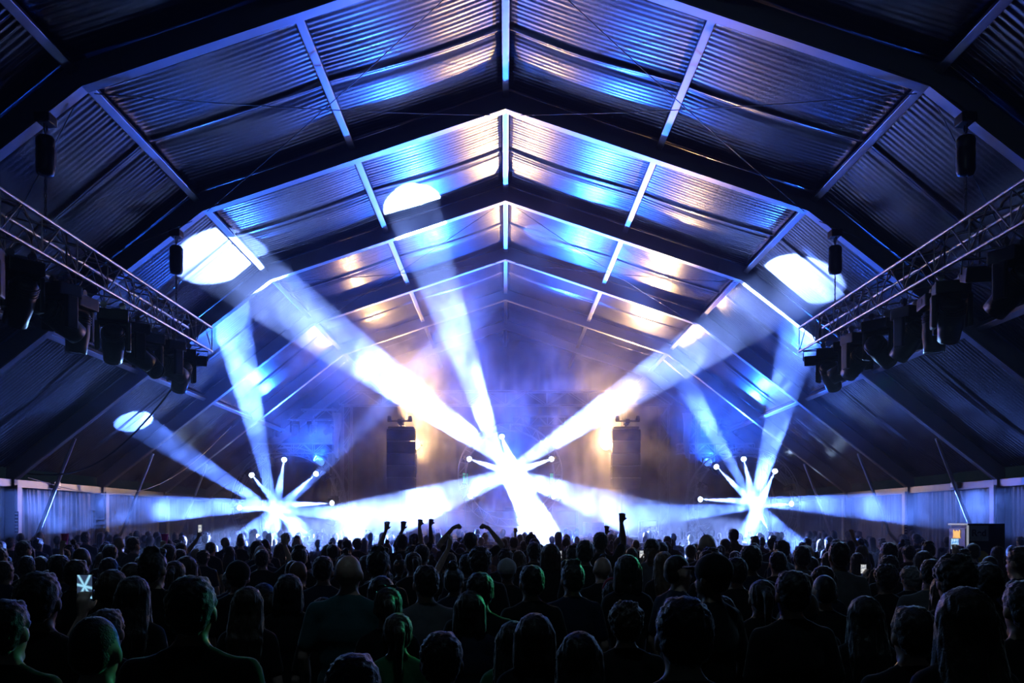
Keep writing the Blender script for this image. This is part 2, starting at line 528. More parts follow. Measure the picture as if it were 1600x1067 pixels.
LH = [(17.75, 0.6, 0.7), (16.95, -0.5, 1.2), (16.25, 1.0, -0.9), (15.45, -0.7, 1.1), (14.5, 0.4, 0.8), (13.6, 1.4, 0.1), (12.9, -0.4, 1.1), (11.75, 0.9, 0.6), (11.05, 0.2, 0.9)]
for k, (y, yaw, tl) in enumerate(LH):
    moving_head('black moving head light under the left truss, %s' % NUMW[k], (-TRX + 0.08 * math.sin(k * 2.1), y, TRZ - 0.28), (0, 0, yaw), tl, 'moving heads on the left truss', 1.18)
RH = [(17.7, -0.6, 0.9), (17.0, 0.8, 1.2), (16.3, 0.2, 1.0), (15.2, -0.9, 1.1), (14.3, 0.4, 0.8), (13.55, 1.4, 0.0), (12.8, -0.3, 0.7), (11.25, 0.4, 0.9)]
for k, (y, yaw, tl) in enumerate(RH):
    moving_head('black moving head light under the right truss, %s' % NUMW[k], (TRX + 0.08 * math.sin(k * 1.7), y, TRZ - 0.28), (0, 0, yaw), tl, 'moving heads on the right truss', 1.18)
def strobe(label, loc, rot, group=None):
    root = thing('strobe_panel', label, 'stage light', loc, rot, group)
    mb = MB(); mb.cbox((0, 0, -0.22), (0.52, 0.30, 0.2), 0.02); mb.build('housing', M['black'], root)
    mb = MB(); mb.box((0, -0.152, -0.22), (0.46, 0.012, 0.14)); mb.build('front_glass', M['lens_off'], root)
    mb = MB(); mb.box((0, 0, -0.32), (0.5, 0.28, 0.012)); mb.build('trim_plate', M['alu'], root)
    mb = MB(); mb.path([(-0.28, 0, -0.22), (-0.28, 0, -0.02), (0.28, 0, -0.02), (0.28, 0, -0.22)], 0.014, 6); mb.build('bracket', M['blackmetal'], root)
    return root
strobe('flat strobe panel at the stage end of the left truss', (-TRX, 18.45, TRZ - 0.27), (0.2, 0, 0.4))
strobe('flat strobe panel at the stage end of the right truss', (TRX, 18.45, TRZ - 0.27), (0.2, 0, -0.4))
strobe('flat strobe panel under the right truss, between two moving heads near the camera end', (TRX, 12.0, TRZ - 0.27), (0.3, 0, -0.2))
# cable loom lying along each truss and the slack cables
for s, side in ((-1, 'left'), (1, 'right')):
    mb = MB(); pts = []
    for i in range(60):
        y = 8.2 + i * 0.175
        pts.append((s * TRX + 0.06 * math.sin(i * 1.3), y, TRZ + 0.285 + 0.02 * abs(math.sin(i * 0.9))))
    mb.path(pts, 0.018, 6)
    tag(mb.build('power_cable', M['rubber']), 'black cable run lying along the top of the %s truss' % side, 'cable', 'truss cables')
p0 = Vector((-6.45, 18.6, 5.6)); p1 = Vector((-12.3, 22.8, 3.3))
mb = MB(); mb.path([p0.lerp(p1, k / 16) - Vector((0, 0, 0.9 * math.sin(PI * k / 16))) for k in range(17)], 0.02, 6)
tag(mb.build('power_cable', M['rubber']), 'slack black cable hanging from the left truss end down to the side wall', 'cable', 'slack cables')
p0 = Vector((-12.3, 22.8, 3.2)); p1 = Vector((-10.0, 32.4, 5.6))
mb = MB(); mb.path([p0.lerp(p1, k / 16) - Vector((0, 0, 1.3 * math.sin(PI * k / 16))) for k in range(17)], 0.012, 6)
tag(mb.build('power_cable', M['alu']), 'thin pale cable sagging along the left eave toward the stage', 'cable', 'slack cables')
# small junction boxes on the eave rails
for s, side in ((-1, 'left'), (1, 'right')):
    j = thing('junction_box', 'small pale junction box on the %s eave rail' % side, 'junction box', (s * 12.5, 24.6, 3.08))
    mb = MB(); mb.cbox((0, 0, 0), (0.12, 0.34, 0.18), 0.015); mb.build('case', M['alu'], j)
    mb = MB(); mb.box((-s * 0.065, 0.05, 0), (0.012, 0.16, 0.1)); mb.build('lid', M['chrome'], j)

# one moving head on the right truss throws green at the near crowd
for sx in (-1, 1):
    for y, tx in ((17.0, 1.0), (14.5, 4.5)):
        src = Vector((sx * TRX, y - 0.3, 4.45))
        spot('crowd_rim_fill', src, (sx * tx, 6.5, 1.5), P_CROWD_RIM, (0.25, 0.5, 1.0), 75, radius=0.1, blend=0.5)  # unseen lamps added under the trusses to rim-light the crowd
src = Vector((TRX - 0.2, 14.1, 4.4)); tg = Vector((-0.72, 4.4, 1.42))
spot('green_spot', src, tg, P_GREEN, (0.04, 1.0, 0.28), 6.5, radius=0.08, blend=0.5)
# house lamp added overhead out of view to brighten the crowd's backs
hl = thing('fill_lamp', 'dim house lamp added overhead, out of view', 'lamp', (0, 2.45, 9.9))
mb = MB(); mb.lathe([(0.03, 0.2), (0.12, 0.18), (0.2, 0.02), (0.2, 0.0), (0.18, 0.0), (0.17, 0.03)], 16); mb.build('shade', M['black'], hl)
mb = MB(); mb.lathe([(0.16, 0.03), (0.1, 0.0), (0.01, -0.01)], 16); mb.build('diffuser', M['lens_off'], hl)
mb = MB(); mb.tube((0, 0, 0.2), (0, 0.1, 0.36), 0.02, n=8); mb.build('hook', M['blackmetal'], hl)
lo = spot('fill', (0, 0, 0), (0, 0, -1), P_BACK_FILL, (0.45, 0.75, 1.0), 100, radius=0.15, blend=0.6)
lo.parent = hl; lo.location = (0, 0, -0.06); lo.rotation_euler = aim(Vector((1.0, 9.0, -8.3)))
# ------------------------------------------------------------------ stage deck
SD = 1.45
mb = MB(); mb.cbox((0, 38.9, SD - 0.06), (17.5, 5.2, 0.12), 0.02)
deck = thing('stage_deck', 'black stage platform behind the crowd', 'stage', (0, 0, 0))
mb.build('deck_top', M['blackmetal'], deck)
mb = MB()
vs_, fs = [], []
for i in range(321):
    x = -8.7 + 17.4 * i / 320
    for z in (0.0, SD - 0.12):
        vs_.append((x, 36.36 + 0.04 * math.sin(x * 14), z))
for i in range(320): fs.append((2 * i, 2 * i + 2, 2 * i + 3, 2 * i + 1))
mb.add(vs_, fs, True); mb.build('skirt', M['drape'], deck)

# ------------------------------------------------------------------ light rings with beam lamps
def roof_hit(px, py):
    """where the ray through a photo pixel meets the roof fabric"""
    d = Vector(((px - CX) / F, 1, (CY - py) / F)); best = None
    for a, b in zip(ROOF, ROOF[1:]):
        n = Vector((-(b[1] - a[1]), b[0] - a[0]))
        den = d.x * n.x + d.z * n.y
        if abs(den) < 1e-9: continue
        t = (a[0] * n.x + (a[1] - EYE) * n.y) / den
        if t <= 0: continue
        x = d.x * t
        if min(a[0], b[0]) - 1e-6 <= x <= max(a[0], b[0]) + 1e-6 and (best is None or t < best): best = t
    return Vector((d.x * best, best, EYE + d.z * best))
RING_D = 35.6
# lamp pixel, target (roof pixel 'r', or pixel and depth), beam angle, power factor, words for the label
RINGS = {
 'centre': [((733, 717), (1010, 814, 25), 6.2, 0.85, 'upper left'), ((862, 717), (555, 826, 24), 6.8, 1.0, 'upper right'),
            ((734, 775), ('r', 1252, 437), 5.6, 1.7, 'lower left'), ((866, 776), ('r', 345, 402), 5.8, 2.4, 'lower right'),
            ((812, 812), ('r', 645, 323), 5.2, 1.9, 'bottom'), ((784, 682), (866, 900, 24), 7.6, 1.2, 'top')],
 'left': [((374, 793), (600, 806, 29), 4.8, 0.5, 'left'), ((393, 742), (500, 865, 27), 4.8, 0.5, 'upper left'),
          ((444, 718), (418, 870, 27), 4.8, 0.5, 'top'), ((494, 740), (340, 880, 26), 4.8, 0.6, 'upper right'),
          ((519, 786), (-150, 808, 18.8), 4.8, 0.9, 'right'), ((488, 838), ('r', 208, 657), 4.8, 0.8, 'lower right'),
          ((440, 850), ('r', 362, 500), 4.8, 1.0, 'bottom'), ((402, 838), ('r', 860, 366), 4.4, 0.55, 'lower left')],
 'right': [((1094, 780), (1730, 808, 18.8), 4.8, 0.9, 'left'), ((1119, 729), (1262, 872, 27), 4.8, 0.5, 'upper left'),
           ((1162, 717), (1198, 870, 27), 4.8, 0.5, 'top'), ((1211, 736), (1150, 870, 27), 4.8, 0.6, 'upper right'),
           ((1237, 787), (1010, 806, 29), 4.8, 0.5, 'right'), ((1206, 838), ('r', 950, 384), 4.4, 0.6, 'lower right'),
           ((1162, 850), ('r', 1262, 478), 4.8, 1.1, 'bottom')],
}
RC = {'centre': (797, 742, 70), 'left': (450, 788, 78), 'right': (1163, 788, 78)}
def beam_meshes():
    d = {}
    mb = MB(); mb.lathe([(0.03, 0.34), (0.085, 0.33), (0.11, 0.27), (0.115, 0.08), (0.125, 0.0), (0.125, -0.03), (0.105, -0.03), (0.10, 0.0)], 16)
    d['body'] = mb.mesh('body', M['black'])
    mb = MB(); mb.lathe([(0.104, -0.012), (0.07, -0.032), (0.02, -0.04), (0.004, -0.04)], 16); d['lens'] = mb.mesh('lens', M['lens'])
    mb = MB(); mb.path([(-0.14, 0, 0.12), (-0.14, 0, 0.42), (0.14, 0, 0.42), (0.14, 0, 0.12)], 0.016, 6); d['yoke'] = mb.mesh('yoke', M['blackmetal'])
    return d
BM = beam_meshes()
def ring(name, side, lst):
    px, py, r = RC[side]
    c = at(px, py, RING_D + 0.45); R = r / F * RING_D
    root = thing('ring_truss', 'round ring truss of beam lights at the %s of the stage' % side, 'truss', c, group='ring trusses')
    def hoop(rad, y, tr, n=72):
        mb = MB(); mb.path([(rad * math.cos(2 * PI * k / n), y, rad * math.sin(2 * PI * k / n)) for k in range(n + 1)], tr, 6)
        return mb.build('hoop', M['alu'], root)
    for rad in (R, R + 0.32):
        hoop(rad, 0.0, 0.022); hoop(rad, 0.3, 0.022)
    key = ('ringbrace', round(R, 2))
    mb = MB(); mb.path([(R, 0, 0), (R + 0.32, 0, 0), (R + 0.32, 0.3, 0), (R, 0.3, 0), (R, 0, 0)], 0.011, 5); me = mb.mesh('spacer', M['alu'])
    mb = MB(); a = 2 * PI / 24; mb.tube((R, 0, 0), ((R + 0.32) * math.cos(a), 0.0, (R + 0.32) * math.sin(a)), 0.010, n=5); me2 = mb.mesh('diagonal', M['alu'])
    for k in range(24):
        put('spacer', me, root, rot=(0, -2 * PI * k / 24, 0)); put('diagonal', me2, root, rot=(0, -2 * PI * k / 24, 0))
    # foot under the ring
    bot = -R - 0.32
    base_z = SD if side == 'centre' else 0.0
    mb = MB()
    for sx in (-0.9, 0.9):
        zt = -math.sqrt(max(0, (R + 0.32) ** 2 - 0.81))
        mb.tube((sx, 0.15, base_z - c.z + 0.03), (sx, 0.15, zt), 0.03, n=8)
        mb.box((sx, 0.15, base_z - c.z + 0.02), (0.5, 0.7, 0.04))
    mb.build('foot_stand', M['blackmetal'], root)
    for (lp, tg, ang, pf, wd) in lst:
        src = at(lp[0], lp[1], RING_D)
        tgt = roof_hit(tg[1], tg[2]) if tg[0] == 'r' else at(*tg)
        L = thing('beam_light', 'glowing beam light at the %s of the %s ring' % (wd, side), 'stage light', src, group='beam lights on the rings')
        L.rotation_euler = aim(tgt - src)
        put('body', BM['body'], L); put('lens', BM['lens'], L); put('yoke', BM['yoke'], L)
        dr = (tgt - src).normalized()
        lo = spot('beam', (0, 0, -0.06), (0, 0, -1), P_BEAM * pf, PALE_BEAM if side == 'centre' else BLUE_BEAM, ang, radius=0.02, blend=0.2)
        lo.parent = L; lo.location = (0, 0, -0.06); lo.rotation_euler = (0, 0, 0)
    if side != 'centre':
        for k, a in enumerate((0.1, 0.62, 1.9, 2.45, 3.0, 3.5, 5.9, 5.3) if side == 'left' else (0.35, 0.9, 2.3, 2.75, 3.2, 3.65, 0.0, 4.1)):
            rr = R + 0.16
            loc = c + Vector((rr * math.cos(a), -0.25, rr * math.sin(a)))
            mh = moving_head('dark moving head clamped on the %s ring, number %s going round' % (side, ordn[k]), loc, (0, 0, 0.6 * math.sin(k * 3)), 0.8 + 0.5 * math.sin(k * 2.2), 'dark moving heads on the %s ring' % side, 0.62)
            mh.rotation_euler = (0.0, -a - PI / 2 + PI, 0.0)
for side, lst in RINGS.items(): ring('ring', side, lst)

# ------------------------------------------------------------------ warm blinders and added blue lamps
def blinder(label, loc, target, power, color, angle, matl, group, w=0.42, blend=0.5, up=None):
    root = thing('wash_light', label, 'stage light', loc, group=group)
    root.rotation_euler = aim(Vector(target) - Vector(loc))
    mb = MB(); mb.lathe([(0.04, 0.22), (w * 0.35, 0.2), (w * 0.5, 0.06), (w * 0.5, -0.04), (w * 0.46, -0.04), (w * 0.44, 0.0)], 20); mb.build('housing', M['black'], root)
    mb = MB(); mb.lathe([(w * 0.45, -0.01), (w * 0.3, -0.03), (0.01, -0.04)], 20); mb.build('lens', matl, root)
    mb = MB(); mb.path([(-w * 0.56, 0, 0.05), (-w * 0.56, 0, 0.34), (w * 0.56, 0, 0.34), (w * 0.56, 0, 0.05)], 0.016, 6); mb.build('yoke', M['blackmetal'], root)
    lo = spot('wash', (0, 0, -0.1), (0, 0, -1), power, color, angle, radius=w * 0.4, blend=blend)
    lo.parent = root; lo.location = (0, 0, -0.1); lo.rotation_euler = (0, 0, 0)
    if up:
        # extra light added for the roof highlight and the haze tint
        l2 = spot('wash', loc, up[1], up[0], color, up[2], radius=w * 0.4, blend=0.7)
        l2.location = Vector(loc) + (Vector(up[1]) - Vector(loc)).normalized() * 0.12
        l2.name = 'wash'
    return root
M['lens_blue'] = mat('blue_lens', (0.1, 0.2, 0.9), rough=0.2, emit=(0.10, 0.28, 1.0), strength=1.5)  # for the blue lamps added to tint the roof
blinder('warm blinder lamp glowing beside the right line array', (4.2, 37.0, 5.3), (4.2, 15, 7.0), P_WARM, WARM, 150, M['lens_warm'], 'warm blinders', 0.5, up=(P_WARM_UP, (4.2, 26, 10.6), 46))
blinder('warm blinder lamp behind the left line array', (-3.80, 37.0, 5.3), (-4.2, 15, 7.0), P_WARM, WARM, 150, M['lens_warm'], 'warm blinders', 0.5, up=(P_WARM_UP, (-4.2, 26, 10.6), 46))
blinder('added blue lamp behind the beam crossing at the centre ring', at(797, 740, 36.2), (0.1, 24, 10.8), P_ROOF_FILL, BLUE_FILL, 58, M['lens_blue'], 'added blue lamps', blend=0.8, up=(P_HAZE_FILL, (0.1, 12, 5.0), 120))
blinder('added blue lamp hung under the lower truss above the left ring', at(500, 722, 36.7), (-6.0, 21, 9.2), P_ROOF_FILL * 0.7, BLUE_FILL, 50, M['lens_blue'], 'added blue lamps', blend=0.8)
blinder('added blue lamp hung under the lower truss above the right ring', at(1106, 722, 36.7), (6.0, 21, 9.2), P_ROOF_FILL * 0.7, BLUE_FILL, 50, M['lens_blue'], 'added blue lamps', blend=0.8)
# masts that carry them
for (x, zt, wh) in ((4.2, 8.6, 'right'), (-4.2, 8.6, 'left')):
    pass

# ------------------------------------------------------------------ line arrays on masts
M['grille'] = mat('speaker_grille', (0.015, 0.016, 0.02), rough=0.45, metal=0.3, noise=(40, 0.4), bump=(120, 0.4, 0.01))
def line_array(label, mlabel, cx):
    D = 34.9
    c = at(cx, 670, D); w = 44 / F * D; hc = 95 / F * D / 5
    root = thing('line_array', label, 'loudspeaker', c, group='line arrays')
    for k in range(5):
        cab = MB(); z = -hc * (k + 0.5)
        cab.prism([(-w / 2, -hc / 2 + 0.012), (w / 2, -hc / 2 + 0.012), (w / 2, hc / 2 - 0.012), (-w / 2, hc / 2 - 0.012)], 0.0, 0.52)
        cb = cab.build('cabinet', M['black'], root, loc=(0, 0.02 * k, z), rot=(0.015 * k, 0, 0))
        g = MB(); g.cbox((0, -0.012, 0), (w - 0.06, 0.03, hc - 0.07), 0.008); g.build('grille', M['grille'], cb)
        for sx in (-1, 1):
            h = MB(); h.box((sx * (w / 2 + 0.012), 0.12, hc / 2 - 0.03), (0.03, 0.2, 0.05)); h.build('rigging_plate', M['alu'], cb)
    mb = MB(); mb.cbox((0, 0.26, 0.05), (w * 0.9, 0.56, 0.09), 0.015); mb.build('bumper_frame', M['blackmetal'], root)
    mast = thing('mast', mlabel, 'mast', (c.x, D + 0.85, 0), group='line array masts')
    mb = MB(); mb.box((0, 0, 3.9), (0.17, 0.17, 7.8)); mb.build('pole', M['blackmetal'], mast)
    mb = MB(); mb.cbox((0, 0, 0.03), (1.4, 0.9, 0.06), 0.02); mb.build('foot', M['blackmetal'], mast)
    zb = at(cx, 660, D).z
    mb = MB(); mb.box((0, -0.75, zb + 0.02), (0.16, 0.9, 0.16)); mb.box((0, -0.3, zb + 0.02), (0.2, 0.7, 0.2)); mb.tube((0, -0.6, zb), (0, -0.6, c.z + 0.09), 0.03, n=8); mb.build('bracket_arm', M['blackmetal'], mast)
    mb = MB(); mb.cbox((0, -1.15, zb + 0.02), (0.95, 0.07, 0.07), 0.01); mb.build('crossbar', M['blackmetal'], mast)
    for sx in (-0.4, 0.4):
        l = thing('par_can', 'small lamp on the crossbar over the %s line array, on its %s end' % ('left' if cx < 790 else 'right', 'left' if sx < 0 else 'right'), 'stage light', (c.x + sx, D - 0.3, zb + 0.07), group='lamps over the line arrays')
        mb = MB(); mb.lathe([(0.03, 0.18), (0.07, 0.16), (0.085, 0.05), (0.10, 0.0), (0.09, 0.0), (0.08, 0.02)], 12); mb.build('can', M['black'], l, rot=(0.3, 0, 0), loc=(0, 0, -0.02))
        mb = MB(); mb.lathe([(0.08, 0.01), (0.04, 0.0), (0.004, 0.0)], 12); mb.build('lens', M['lens_dim'], l, rot=(0.3, 0, 0), loc=(0, 0, -0.02))
line_array('tall hanging column of black speaker cabinets left of the beam crossing', 'black mast behind the left line array', 626)
line_array('tall hanging column of black speaker cabinets right of the beam crossing, beside the warm lamp', 'black mast behind the right line array', 979)

# ------------------------------------------------------------------ back trusses and side towers
truss('stage_truss', 'deep box truss across the back of the stage above the beam crossing', (-7.5, 40.2, at(0, 613, 40.2).z - 0.28), (7.5, 40.2, at(0, 613, 40.2).z - 0.28), 0.6, 0.62, 0.95, 0.03, 0.016, group='stage trusses', matc='beam_alu', matb='beam_alu')
truss('stage_truss', 'small box truss hanging below the back truss above the beam crossing', (0.3, 39.0, at(0, 658, 39).z), (3.0, 39.0, at(0, 658, 39).z), 0.35, 0.40, 0.4, 0.025, 0.012, group='stage trusses', matc='beam_alu', matb='beam_alu')
for sx in (-7.2, 7.2):
    truss('stage_tower', 'upright truss tower carrying the %s end of the back truss' % ('left' if sx < 0 else 'right'), (sx, 40.2, 0), (sx, 40.2, at(0, 613, 40.2).z - 0.62), 0.4, 0.4, 0.6, 0.028, 0.014, group='stage towers', matc='beam_alu', matb='beam_alu')
for side, x0, x1 in (('left', 415, 527), ('right', 1082, 1196)):
    d = 36.9
    a, b = at(x0, 648, d), at(x1, 648, d)
    truss('stage_truss', 'top truss of the dark light frame above the %s ring' % side, a, b, 0.4, 0.42, 0.5, 0.026, 0.013, group='stage trusses', matc='beam_alu', matb='beam_alu')
    a2, b2 = at(x0 - 24, 701, d), at(x1 - 4, 701, d)
    truss('stage_truss', 'lower truss of the dark light frame above the %s ring' % side, a2, b2, 0.36, 0.40, 0.42, 0.026, 0.013, group='stage trusses', matc='alu', matb='alu')
    for k, px in enumerate((x0, x1)):
        p = at(px, 648, d + 0.45)
        truss('stage_tower', 'upright truss tower at the %s side of the %s light frame' % (('left', 'right')[k], side), (p.x, p.y, 0), (p.x, p.y, p.z + 0.3), 0.35, 0.35, 0.5, 0.026, 0.012, group='stage towers', matc='beam_alu', matb='beam_alu')
    # dark mesh panel behind, and dim lights in the frame
    mb = MB()
    A, B = at(x0 + 4, 652, d + 0.25), at(x1 - 4, 652, d + 0.25)
    zb = at(0, 700, d + 0.25).z
    n = 60; vs_, fs = [], []
    for i in range(n + 1):
        x = A.x + (B.x - A.x) * i / n
        for z in (zb, A.z): vs_.append((x, d + 0.9 + 0.03 * math.sin(x * 9), z))
    for i in range(n): fs.append((2 * i, 2 * i + 2, 2 * i + 3, 2 * i + 1))
    mb.add(vs_, fs, True)
    tag(mb.build('mesh_banner', M['drape']), 'black mesh cloth filling the light frame above the %s ring' % side, 'cloth')
    for k in range(4):
        px = x0 + 18 + (x1 - x0 - 30) * k / 3
        moving_head('dim moving head in the frame above the %s ring, %s from the left' % (side, ordn[k]), at(px, 655, d), (0, 0, 0.5 * k), 0.5 + 0.2 * k, 'dim moving heads in the %s frame' % side, 0.85)
    for k in range(3):
        px = x0 + 24 + (x1 - x0 - 48) * k / 2
        strobe('dim strobe panel on the lower truss above the %s ring, %s from the left' % (side, ordn[k]), at(px, 709, d), (0.15, 0, 0), 'dim strobes on the %s frame' % side)
# shiny drapes gathered at the towers
M['silver'] = mat('silver_cloth', (0.55, 0.52, 0.48), rough=0.3, metal=0.35, noise=(3, 0.2), bump=(10, 0.3, 0.02))
for side, xa, xb in (('left', 519, 533), ('right', 1066, 1081)):
    mb = MB(); vs_, fs = [], []
    d = 36.2; nx, nz = 40, 24
    zt, zb = at(0, 645, d).z, at(0, 716, d).z
    for i in range(nx + 1):
        u = i / nx
        for k in range(nz + 1):
            v = k / nz
            wd = 0.35 + 0.65 * (1 - v) if side == 'left' else 0.4 + 0.6 * (1 - v)
            xm = at((xa + xb) / 2, 0, d).x; hw = (xb - xa) / F * d / 2 * wd
            vs_.append((xm + (u - 0.5) * 2 * hw + 0.03 * math.sin(v * 7), d + 0.05 * math.sin(u * 34 + v * 3) + 0.03 * math.sin(u * 70), zb + (zt - zb) * (1 - v)))
    for i in range(nx):
        for k in range(nz):
            p = i * (nz + 1) + k; fs.append((p, p + 1, p + nz + 2, p + nz + 1))
    mb.add(vs_, fs, True)
    tag(mb.build('silver_drape', M['silver']), 'gathered silver cloth hanging by the tower of the %s light frame' % side, 'cloth')

# ------------------------------------------------------------------ dj riser, cases, green panels
M['green_emit'] = mat('green_panel', (0.05, 0.4, 0.2), rough=0.3, emit=(0.12, 0.75, 0.45), strength=0.6)
M['teal'] = mat('table_metal', (0.25, 0.35, 0.33), rough=0.35, metal=0.6, noise=(3, 0.1))
tz = at(0, 797, 37.2).z
tb = thing('dj_table', 'long disc jockey table below the beam crossing', 'table', (0, 37.2, SD))
mb = MB(); mb.cbox((0.3, 0, tz - SD - 0.03), (5.7, 0.9, 0.06), 0.012); mb.build('table_top', M['blackmetal'], tb)
for x in (-2.5, -0.9, 0.9, 3.0):
    for y in (-0.38, 0.38):
        mb = MB(); mb.tube((x, y, 0), (x, y, tz - SD - 0.06), 0.03, n=8); mb.build('leg', M['teal'], tb)
mb = MB(); mb.box((0.3, -0.4, 0.45), (5.5, 0.03, 0.05)); mb.build('cross_rail', M['teal'], tb)
for k, (x, w, lab) in enumerate(((-1.6, 0.42, 'left deck on the disc jockey table'), (1.9, 0.42, 'right deck on the disc jockey table'))):
    t = thing('media_player', lab, 'music player', (x, 37.05, tz), group='players on the dj table')
    mb = MB(); mb.cbox((0, 0, 0.06), (w, 0.4, 0.11), 0.015); mb.build('case', M['black'], t)
    mb = MB(); mb.lathe([(0.13, 0.115), (0.13, 0.13), (0.11, 0.135), (0.005, 0.135)], 20, c=(0, -0.03, 0)); mb.build('jog_wheel', M['blackmetal'], t)
    mb = MB(); mb.box((0, 0.14, 0.12), (0.2, 0.09, 0.012)); mb.build('screen', M['green_emit'], t)
t = thing('mixer', 'mixer between the two decks on the disc jockey table', 'mixer', (0.15, 37.05, tz))
mb = MB(); mb.cbox((0, 0, 0.06), (0.34, 0.4, 0.11), 0.015); mb.build('case', M['black'], t)
for i in range(4):
    for k in range(4):
        mb = MB(); mb.tube((-0.12 + 0.08 * i, -0.06 + 0.06 * k, 0.115), (-0.12 + 0.08 * i, -0.06 + 0.06 * k, 0.14), 0.013, n=8); mb.build('knob', M['alu'], t)
def flight_case(label, px, py, wpx, hpx, d):
    c = at(px, py, d); w = wpx / F * d; h = c.z - SD
    r = thing('flight_case', label, 'flight case', (c.x, d, SD), group='flight cases on the stage')
    mb = MB(); mb.cbox((0, 0, h / 2), (w, 0.6, h), 0.01); mb.build('case_body', M['black'], r)
    mb = MB()
    for sx in (-1, 1):
        for sy in (-1, 1):
            mb.box((sx * w / 2, sy * 0.3, h / 2), (0.035, 0.035, h))
    for sz in (0.0175, h - 0.0175):
        for sy in (-1, 1): mb.box((0, sy * 0.3, sz), (w, 0.035, 0.035))
        for sx in (-1, 1): mb.box((sx * w / 2, 0, sz), (0.035, 0.6, 0.035))
    mb.build('edge_trim', M['chrome'], r)
    for sx in (-0.22, 0.22):
        mb = MB(); mb.cbox((sx * w, -0.312, h * 0.55), (0.14, 0.02, 0.12), 0.008); mb.build('latch', M['chrome'], r)
flight_case('black flight case with bright edges on the stage, right of the table', 928, 815, 31, 25, 36.8)
flight_case('black flight case with bright edges on the stage, below the right line array', 1012, 813, 24, 25, 36.8)
for px, wd in ((727, 'left'), (863, 'right')):
    c = at(px, 757, 36.6)
    r = thing('led_panel', 'upright green-lit panel on a stand, %s of the beam crossing' % wd, 'stage light', (c.x, 36.6, SD), group='green panels')
    z0 = c.z - SD
    mb = MB(); mb.cbox((0, 0, z0 + 0.25), (0.27, 0.1, 0.5), 0.02); mb.build('housing', M['blackmetal'], r)
    mb = MB(); mb.box((0, -0.055, z0 + 0.25), (0.2, 0.012, 0.42)); mb.build('glow_panel', M['green_emit'], r)
    mb = MB(); mb.tube((0, 0.02, 0), (0, 0.02, z0), 0.025, n=8); mb.tube((0, 0.02, z0 + 0.5), (0, 0.02, z0 + 1.05), 0.02, n=8); mb.build('pole', M['teal'], r)
    mb = MB()
    for a in range(3): mb.tube((0, 0.02, 0.25), (0.3 * math.cos(a * 2.1 + 0.5), 0.02 + 0.3 * math.sin(a * 2.1 + 0.5), 0.01), 0.014, n=6)
    mb.build('tripod', M['blackmetal'], r)
    mb = MB(); mb.lathe([(0.03, 0.0), (0.09, 0.03), (0.11, 0.1), (0.09, 0.18), (0.03, 0.2)], 14, c=(0, 0, z0 + 1.02)); mb.build('cap_lamp', M['beam_alu'], r)
for px, wd in ((545, 'left'), (1077, 'right')):
    c = at(px, 650, 37.5)
    r = thing('thin_mast', 'thin greenish upright pole %s of the line array' % ('left' if wd == 'left' else 'right'), 'mast', (c.x, 37.5, SD))
    mb = MB(); mb.tube((0, 0, 0), (0, 0, c.z - SD), 0.03, n=8); mb.build('pole', M['teal'], r)
    mb = MB(); mb.box((0, 0, 0.02), (0.5, 0.5, 0.04)); mb.build('foot', M['blackmetal'], r)
# ------------------------------------------------------------------ people
def ell(mb, c, r, n=14, m=None):
    c = Vector(c); vs_ = []; k = n // 2
    for i in range(1, k):
        th = PI * i / k
        for j in range(n):
            a = 2 * PI * j / n
            p = Vector((r[0] * math.sin(th) * math.cos(a), r[1] * math.sin(th) * math.sin(a), r[2] * math.cos(th)))
            vs_.append((m @ p if m is not None else p) + c)
    t, b = Vector((0, 0, r[2])), Vector((0, 0, -r[2]))
    vs_ += [(m @ t if m is not None else t) + c, (m @ b if m is not None else b) + c]
    fs = [(i * n + j, i * n + (j + 1) % n, (i + 1) * n + (j + 1) % n, (i + 1) * n + j) for i in range(k - 2) for j in range(n)]
    T, B = len(vs_) - 2, len(vs_) - 1
    fs += [(T, (j + 1) % n, j) for j in range(n)] + [(B, (k - 2) * n + j, (k - 2) * n + (j + 1) % n) for j in range(n)]
    mb.add(vs_, fs, True)
def cap(mb, a, b, ra, rb=None, n=10, flat=1.0):
    """tapered capsule"""
    rb = ra if rb is None else rb
    a, b = Vector(a), Vector(b); t = (b - a).normalized()
    pts, rad = [], []
    for k in range(4):
        th = PI / 2 * (1 - k / 3.5); pts.append(a - t * ra * math.sin(th)); rad.append(max(0.0008, ra * math.cos(th)))
    pts.append(a); rad.append(ra); pts.append(b); rad.append(rb)
    for k in range(3, -1, -1):
        th = PI / 2 * (1 - k / 3.5); pts.append(b + t * rb * math.sin(th)); rad.append(max(0.0008, rb * math.cos(th)))
    # merge coincident
    P, R_ = [pts[0]], [rad[0]]
    for p, r in zip(pts[1:], rad[1:]):
        if (p - P[-1]).length > 1e-5: P.append(p); R_.append(r)
    mb.path(P, R_, n)
WORK = bpy.data.scenes.new('mesh_workshop')     # a scratch scene, removed below
def remesh(mb, name, matl, voxel, smooth=6, fac=0.5):
    me = bpy.data.meshes.new('tmp'); me.from_pydata(mb.v, [], mb.f); me.update()
    o = bpy.data.objects.new('tmp', me); WORK.collection.objects.link(o)
    r = o.modifiers.new('r', 'REMESH'); r.mode = 'VOXEL'; r.voxel_size = voxel; r.use_smooth_shade = True
    s = o.modifiers.new('s', 'SMOOTH'); s.factor = fac; s.iterations = smooth
    WORK.view_layers[0].update(); dg = WORK.view_layers[0].depsgraph
    out = bpy.data.meshes.new_from_object(o.evaluated_get(dg))
    out.name = name
    out.materials.clear(); out.materials.append(matl)
    out.polygons.foreach_set('use_smooth', [True] * len(out.polygons))
    bpy.data.objects.remove(o); bpy.data.meshes.remove(me)
    return out

